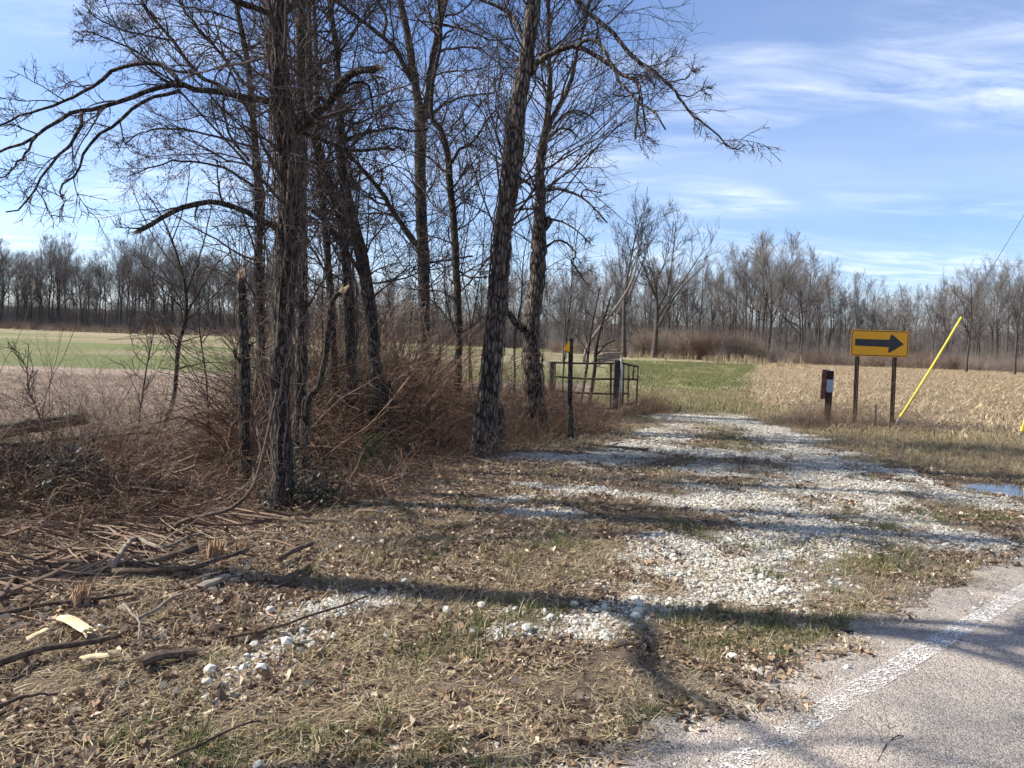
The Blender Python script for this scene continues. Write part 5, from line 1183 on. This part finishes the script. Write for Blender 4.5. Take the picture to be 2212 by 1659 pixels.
# dead leaves: curled, lobed, six vertices round a folded midrib
def leaf_clump(n, rad, g, mats):
    p = disc(n, rad, g)
    T = np.array([(-.5, 0, 0), (-.22, .30, .10), (.12, .36, .14), (.5, 0, .03), (.10, -.36, .14), (-.24, -.28, .10), (-.05, 0, -.02)])
    FT = np.array([(6, 0, 5), (6, 5, 4), (6, 4, 3), (6, 3, 2), (6, 2, 1), (6, 1, 0)])
    v = T[None] * np.stack([np.ones(n), g.uniform(0.35, 1.2, n), g.uniform(-1.6, 3.4, n)], 1)[:, None, :] + g.normal(0, 0.08, (n, 7, 3))
    s = np.exp(g.normal(math.log(0.026), 0.48, n)).clip(0.009, 0.075)
    a = g.uniform(0, 2 * math.pi, n)[:, None]; b = g.normal(0, 0.5, n)[:, None]; c_ = g.normal(0, 0.5, n)[:, None]
    x, y, z = v[..., 0], v[..., 1], v[..., 2]
    y, z = y * np.cos(b) - z * np.sin(b), y * np.sin(b) + z * np.cos(b); x, z = x * np.cos(c_) - z * np.sin(c_), x * np.sin(c_) + z * np.cos(c_)
    v = np.stack([x * np.cos(a) - y * np.sin(a), x * np.sin(a) + y * np.cos(a), z], -1) * s[:, None, None] + p[:, None, :]
    v[..., 2] += (0.004 + g.uniform(0, 0.016, n))[:, None]
    F = (FT[None] + (np.arange(n) * 7)[:, None, None]).reshape(-1, 3)
    c = pal(g, n, [(0.30, 0.215, 0.145), (0.20, 0.135, 0.09), (0.42, 0.325, 0.23), (0.13, 0.085, 0.056), (0.27, 0.18, 0.115), (0.50, 0.41, 0.30), (0.34, 0.23, 0.14), (0.17, 0.11, 0.075)], 0.22)
    return mesh('leaf_clump', v.reshape(-1, 3), F, M['leaf'], np.repeat(c, 7, 0))
def leaves():
    g = np.random.default_rng(602)
    def wf(x, y):
        fl, st, la, ve = zone(x, y); d = xl(y) - x; n = fbm(x * 1.7, y * 1.7, 91, 3)
        return fringe(x, y) * (1 - 0.93 * gravel(x, y)) * (1 - fl) * (1 - st) * (1 - la) * (1 - 0.85 * ve) * (0.30 + 0.70 * smooth(-2.5, 0.5, d)) * smooth(0.22, 0.55, n) * nopud(x, y)
    S = clump_set('leaf_clumps', [leaf_clump(28, 0.12, g, None) for _ in range(16)])
    p = scat(7600, 2.45, 15, 0.15, g, wf, over=4)
    set_out('leaf_litter', 'brown dead leaves covering the ground left of the drive', 'leaves', p, S, g.uniform(0.7, 1.15, len(p)), g)
leaves()
STRAW = [(0.42, 0.335, 0.195), (0.34, 0.265, 0.15), (0.26, 0.195, 0.12), (0.48, 0.40, 0.26), (0.31, 0.255, 0.13), (0.20, 0.145, 0.09)]
def blade_clump(n, rad, l0, l1, w, g, cols, lean=0.6, flat=False, var=0.25):
    p = disc(n, rad, g); V, F = blades(p + ([0, 0, 0.008] if flat else 0), n, l0, l1, w, g, lean, flat=flat)
    V[:, 2] = np.maximum(V[:, 2], 0.002 if flat else -1)
    return mesh('blade_clump', V, F, M['grass'], np.repeat(pal(g, n, cols, var), 5, 0))
def straw():
    g = np.random.default_rng(603)
    S = clump_set('straw_clumps', [blade_clump(44, 0.15, 0.025, 0.10, 0.0040, g, STRAW + [(0.24, 0.17, 0.10), (0.40, 0.33, 0.22)], flat=True) for _ in range(12)])
    def wf(x, y):
        fl, st, la, ve = zone(x, y); n = fbm(x * 1.3, y * 1.3, 95, 3)
        return fringe(x, y) * (1 - 0.8 * gravel(x, y)) * (1 - fl) * (1 - st) * smooth(0.30, 0.60, n + 0.45 * ve + 0.15 * la) * nopud(x, y)
    p = scat(5200, 2.45, 22, 0.25, g, wf, over=4); p[:, 2] += 0.004
    set_out('dead_grass', 'flattened straw-coloured dead grass on the verge and drive', 'grass', p, S, g.uniform(0.7, 1.3, len(p)) * (1 + 0.5 * smooth(8, 20, p[:, 1])), g)
    T = clump_set('dry_tufts', [blade_clump(16, 0.06, 0.04, 0.13, 0.0045, g, STRAW + [(0.22, 0.21, 0.09)], 0.75) for _ in range(10)])
    p = scat(5500, 3, 27, 0.5, g, lambda x, y: offroad(x, y) * (1 - gravel(x, y)) * nopud(x, y) * np.maximum(np.maximum(zone(x, y)[3], 0.9 * zone(x, y)[2] * (1 - zone(x, y)[0])), 0.22 * smooth(0.5, 0.65, fbm(x * 1.1, y * 1.1, 99, 3)) * (1 - zone(x, y)[0]) * (1 - zone(x, y)[1])), over=5)
    set_out('dry_grass_tufts', 'standing dry grass tufts on the verge below the arrow sign', 'grass', p, T, g.uniform(0.6, 1.3, len(p)) * (1 + 0.5 * smooth(10, 22, p[:, 1])), g)
straw()
GREEN = [(0.070, 0.105, 0.028), (0.10, 0.130, 0.036), (0.050, 0.078, 0.024), (0.16, 0.155, 0.058), (0.30, 0.25, 0.14)]
def green():
    g = np.random.default_rng(604)
    def wf(x, y):
        fl, st, la, ve = zone(x, y); return offroad(x, y) * greens(x, y) * (1 - fl) * (1 - st) * (1 - 0.6 * gravel(x, y)) * nopud(x, y) * (1 - 0.6 * smooth(1.0, 2.5, xl(y) - x))
    S = clump_set('grass_tufts', [blade_clump(12, 0.045, 0.04, 0.13, 0.0042, g, GREEN, 0.75) for _ in range(14)])
    p = scat(4000, 2.5, 17, 0.2, g, wf, over=5)
    set_out('green_grass', 'green grass tufts growing in the drive and litter', 'grass', p, S, g.uniform(0.4, 0.95, len(p)), g)
    L = clump_set('lane_tufts', [blade_clump(22, 0.16, 0.05, 0.15, 0.012, g, [(0.10, 0.145, 0.040), (0.15, 0.175, 0.055), (0.24, 0.205, 0.10), (0.32, 0.265, 0.15)], 0.65) for _ in range(10)])
    p = scat(7000, 16.5, 75, 0.35, g, lambda x, y: zone(x, y)[2] * (1 - zone(x, y)[0]) * (0.25 + 0.75 * smooth(0.4, 0.6, 1 - fbm(x * 0.25, y * 0.12, 29, 3))), over=4)
    set_out('lane_grass', 'short green grass covering the lane beyond the gate', 'grass', p, L, g.uniform(0.7, 1.4, len(p)), g)
green()
def field_stubble():
    g = np.random.default_rng(605)
    S = clump_set('stubble_clumps', [blade_clump(40, 0.38, 0.08, 0.28, 0.019, g, [(0.42, 0.335, 0.205), (0.51, 0.42, 0.275), (0.31, 0.23, 0.14), (0.23, 0.155, 0.098), (0.42, 0.325, 0.195)], flat=True, var=0.22) for _ in range(12)])
    p = scat(9000, 14.2, 105, 0.35, g, lambda x, y: zone(x, y)[1] * (0.45 + 0.55 * smooth(0.35, 0.6, fbm(x * 0.8, y * 0.5, 107, 3))), over=4); p[:, 2] += 0.01
    set_out('corn_stubble', 'tan crop residue covering the field behind the arrow sign', 'stubble', p, S, g.uniform(0.7, 1.2, len(p)), g, zscale=1.6)
    T = clump_set('residue_clumps', [blade_clump(26, 0.30, 0.07, 0.24, 0.014, g, [(0.33, 0.255, 0.185), (0.42, 0.335, 0.25), (0.23, 0.165, 0.115), (0.28, 0.21, 0.15)], flat=True, var=0.2) for _ in range(10)])
    p = scat(3600, 11.5, 27, 0.4, g, lambda x, y: zone(x, y)[0] * (x < 2), over=5); p[:, 2] += 0.008
    set_out('field_residue', 'pale brown crop residue on the near part of the left field', 'stubble', p, T, g.uniform(0.7, 1.2, len(p)), g, zscale=1.4)
    W = clump_set('tall_weeds', [blade_clump(12, 0.3, 0.5, 1.4, 0.035, g, STRAW, 0.3) for _ in range(5)])
    xy = np.vstack([np.column_stack([g.normal(23, 3.0, 60), g.normal(75, 2.0, 60)]), np.column_stack([g.uniform(9, 30, 120), g.normal(90, 2.5, 120)]), np.column_stack([g.uniform(-110, -10, 260), g.normal(168, 1.5, 260)])])
    set_out('tall_dry_weeds', 'tall pale dry weeds where the fields meet the brush', 'weeds', on_ground(xy), W, g.uniform(0.5, 1.1, len(xy)), g)
field_stubble()
def stick_clump(n, rad, l0, sd, r0, g, cols, var=0.2):
    p = disc(n, rad, g); m = 5; a = g.normal(0.0, 0.8, n) + math.pi * g.integers(0, 2, n); L = np.exp(g.normal(math.log(l0), sd, n)).clip(0.05, 1.1)
    q = np.zeros((n, m, 3)); q[:, 0] = p; d = np.stack([np.cos(a), np.sin(a), g.normal(0.05, 0.10, n)], 1)
    for j in range(1, m):
        d = nrm(d + 0.22 * g.standard_normal((n, 3)) * [1, 1, 0.5]); q[:, j] = q[:, j - 1] + d * (L / (m - 1))[:, None]
    q[..., 2] = np.maximum(q[..., 2], 0.006)
    r = np.exp(g.normal(math.log(r0), 0.45, n)).clip(r0 * 0.4, r0 * 3.2)[:, None] * np.linspace(1, 0.5, m)
    V, F = tubes(q, r, 4); return mesh('stick_clump', V, F, M['attr'], np.repeat(pal(g, n, cols, var), m * 4, 0))
TW = [(0.15, 0.095, 0.063), (0.25, 0.17, 0.115), (0.34, 0.255, 0.175), (0.10, 0.063, 0.043), (0.44, 0.34, 0.22), (0.20, 0.13, 0.09)]
def twigs():
    g = np.random.default_rng(606)
    def wf(x, y):
        fl, st, la, ve = zone(x, y); d = xl(y) - x
        return offroad(x, y) * (1 - fl) * (1 - st) * (1 - la) * (0.04 + 0.96 * smooth(-0.5, 0.9, d)) * (1 - 0.8 * gravel(x, y)) * (1 - 0.8 * ve)
    def put(nm, lb, pts, S, s, cat):
        o = set_out(nm, lb, cat, pts, S, s, g); me = o.data; n = len(pts); r = np.zeros((n, 3), np.float32); r[:, 2] = g.normal(0.35, 0.35, n); me.attributes['rot'].data.foreach_set('vector', r.ravel())
    S = clump_set('twig_clumps', [stick_clump(18, 0.24, 0.13, 0.6, 0.0026, g, TW) for _ in range(14)])
    p = scat(2500, 2.5, 13.5, 0.3, g, wf, over=6); put('fallen_twigs', 'thin brown twigs strewn over the leaf litter', p, S, g.uniform(0.7, 1.3, len(p)), 'twigs')
    S = clump_set('debris_clumps', [stick_clump(4, 0.25, 0.26, 0.55, 0.0065, g, [(0.12, 0.076, 0.05), (0.20, 0.135, 0.09), (0.28, 0.20, 0.135), (0.08, 0.05, 0.035)]) for _ in range(12)])
    p = scat(1600, 3.2, 10.5, 0.2, g, lambda x, y: wf(x, y) * smooth(-0.1, 1.4, xl(y) - x), over=10); p[:, 2] += 0.008
    put('broken_sticks', 'broken sticks and branch pieces heaped on the left bank', p, S, g.uniform(0.7, 1.4, len(p)), 'sticks')
    S = clump_set('chip_clumps', [stick_clump(7, 0.15, 0.07, 0.5, 0.004, g, [(0.60, 0.45, 0.26), (0.46, 0.30, 0.16), (0.64, 0.53, 0.36), (0.40, 0.24, 0.13)], 0.15) for _ in range(8)])
    p = scat(260, 3.2, 11.5, 0.0, g, lambda x, y: 0.9 * smooth(-0.3, 0.6, xl(y) - x) * smooth(0.52, 0.66, fbm(x * 0.9, y * 0.9, 97, 3)), over=14)
    put('wood_chips', 'pale torn wood chips lying among the twigs', p, S, g.uniform(0.7, 1.3, len(p)), 'wood chips')
    S = clump_set('grit_clumps', [stone_clump(9, 0.10, 0.0050, 0.4, g) for _ in range(8)])
    t = scat(750, 2.3, 9, -0.2, g, lambda x, y: np.exp(-((road_s(x, y) + 0.12) / 0.30) ** 2), over=12); t[:, 2] = np.where(road_s(t[:, 0], t[:, 1]) > -0.1, 0.004, t[:, 2])
    set_out('road_grit', 'loose grit and small stones along the road edge', 'grit', t, S, g.uniform(0.6, 1.3, len(t)), g)
twigs()

# added near-black leaf clumps standing in for shade among the brambles
def shade_leaves():
    g = np.random.default_rng(620); m = m_attr('shade_leaf_dark', 0.5, 20, 0.3); ms = []
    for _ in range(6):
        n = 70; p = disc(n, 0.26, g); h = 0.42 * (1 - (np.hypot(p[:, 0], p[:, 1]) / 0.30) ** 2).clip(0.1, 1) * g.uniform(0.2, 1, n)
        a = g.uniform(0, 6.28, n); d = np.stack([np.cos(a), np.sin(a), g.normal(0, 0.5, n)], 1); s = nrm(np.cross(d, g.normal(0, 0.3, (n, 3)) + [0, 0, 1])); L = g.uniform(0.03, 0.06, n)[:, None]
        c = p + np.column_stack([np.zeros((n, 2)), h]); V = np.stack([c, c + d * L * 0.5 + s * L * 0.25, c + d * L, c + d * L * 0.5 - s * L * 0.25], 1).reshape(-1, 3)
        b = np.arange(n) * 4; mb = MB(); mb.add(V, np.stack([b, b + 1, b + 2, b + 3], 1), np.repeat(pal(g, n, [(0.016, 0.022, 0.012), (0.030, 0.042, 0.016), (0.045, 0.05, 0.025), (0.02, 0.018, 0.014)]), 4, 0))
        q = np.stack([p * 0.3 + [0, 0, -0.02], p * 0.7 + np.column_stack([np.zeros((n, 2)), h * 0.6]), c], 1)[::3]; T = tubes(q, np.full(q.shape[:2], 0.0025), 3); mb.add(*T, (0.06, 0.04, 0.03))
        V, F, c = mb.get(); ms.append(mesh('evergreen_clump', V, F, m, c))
    S = clump_set('shade_leaf_clumps', ms)
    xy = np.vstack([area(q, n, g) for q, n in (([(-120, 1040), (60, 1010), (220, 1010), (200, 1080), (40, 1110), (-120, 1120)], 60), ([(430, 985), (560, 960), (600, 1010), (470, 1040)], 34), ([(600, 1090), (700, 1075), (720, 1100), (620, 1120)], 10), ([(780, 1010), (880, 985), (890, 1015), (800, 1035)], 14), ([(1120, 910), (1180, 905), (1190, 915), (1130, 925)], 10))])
    set_out('added_shade_leaves', 'near-black leaf clumps added as shade on the left bank and by the trunks', 'ground cover', on_ground(xy), S, g.uniform(0.6, 1.2, len(xy)), g)
shade_leaves()
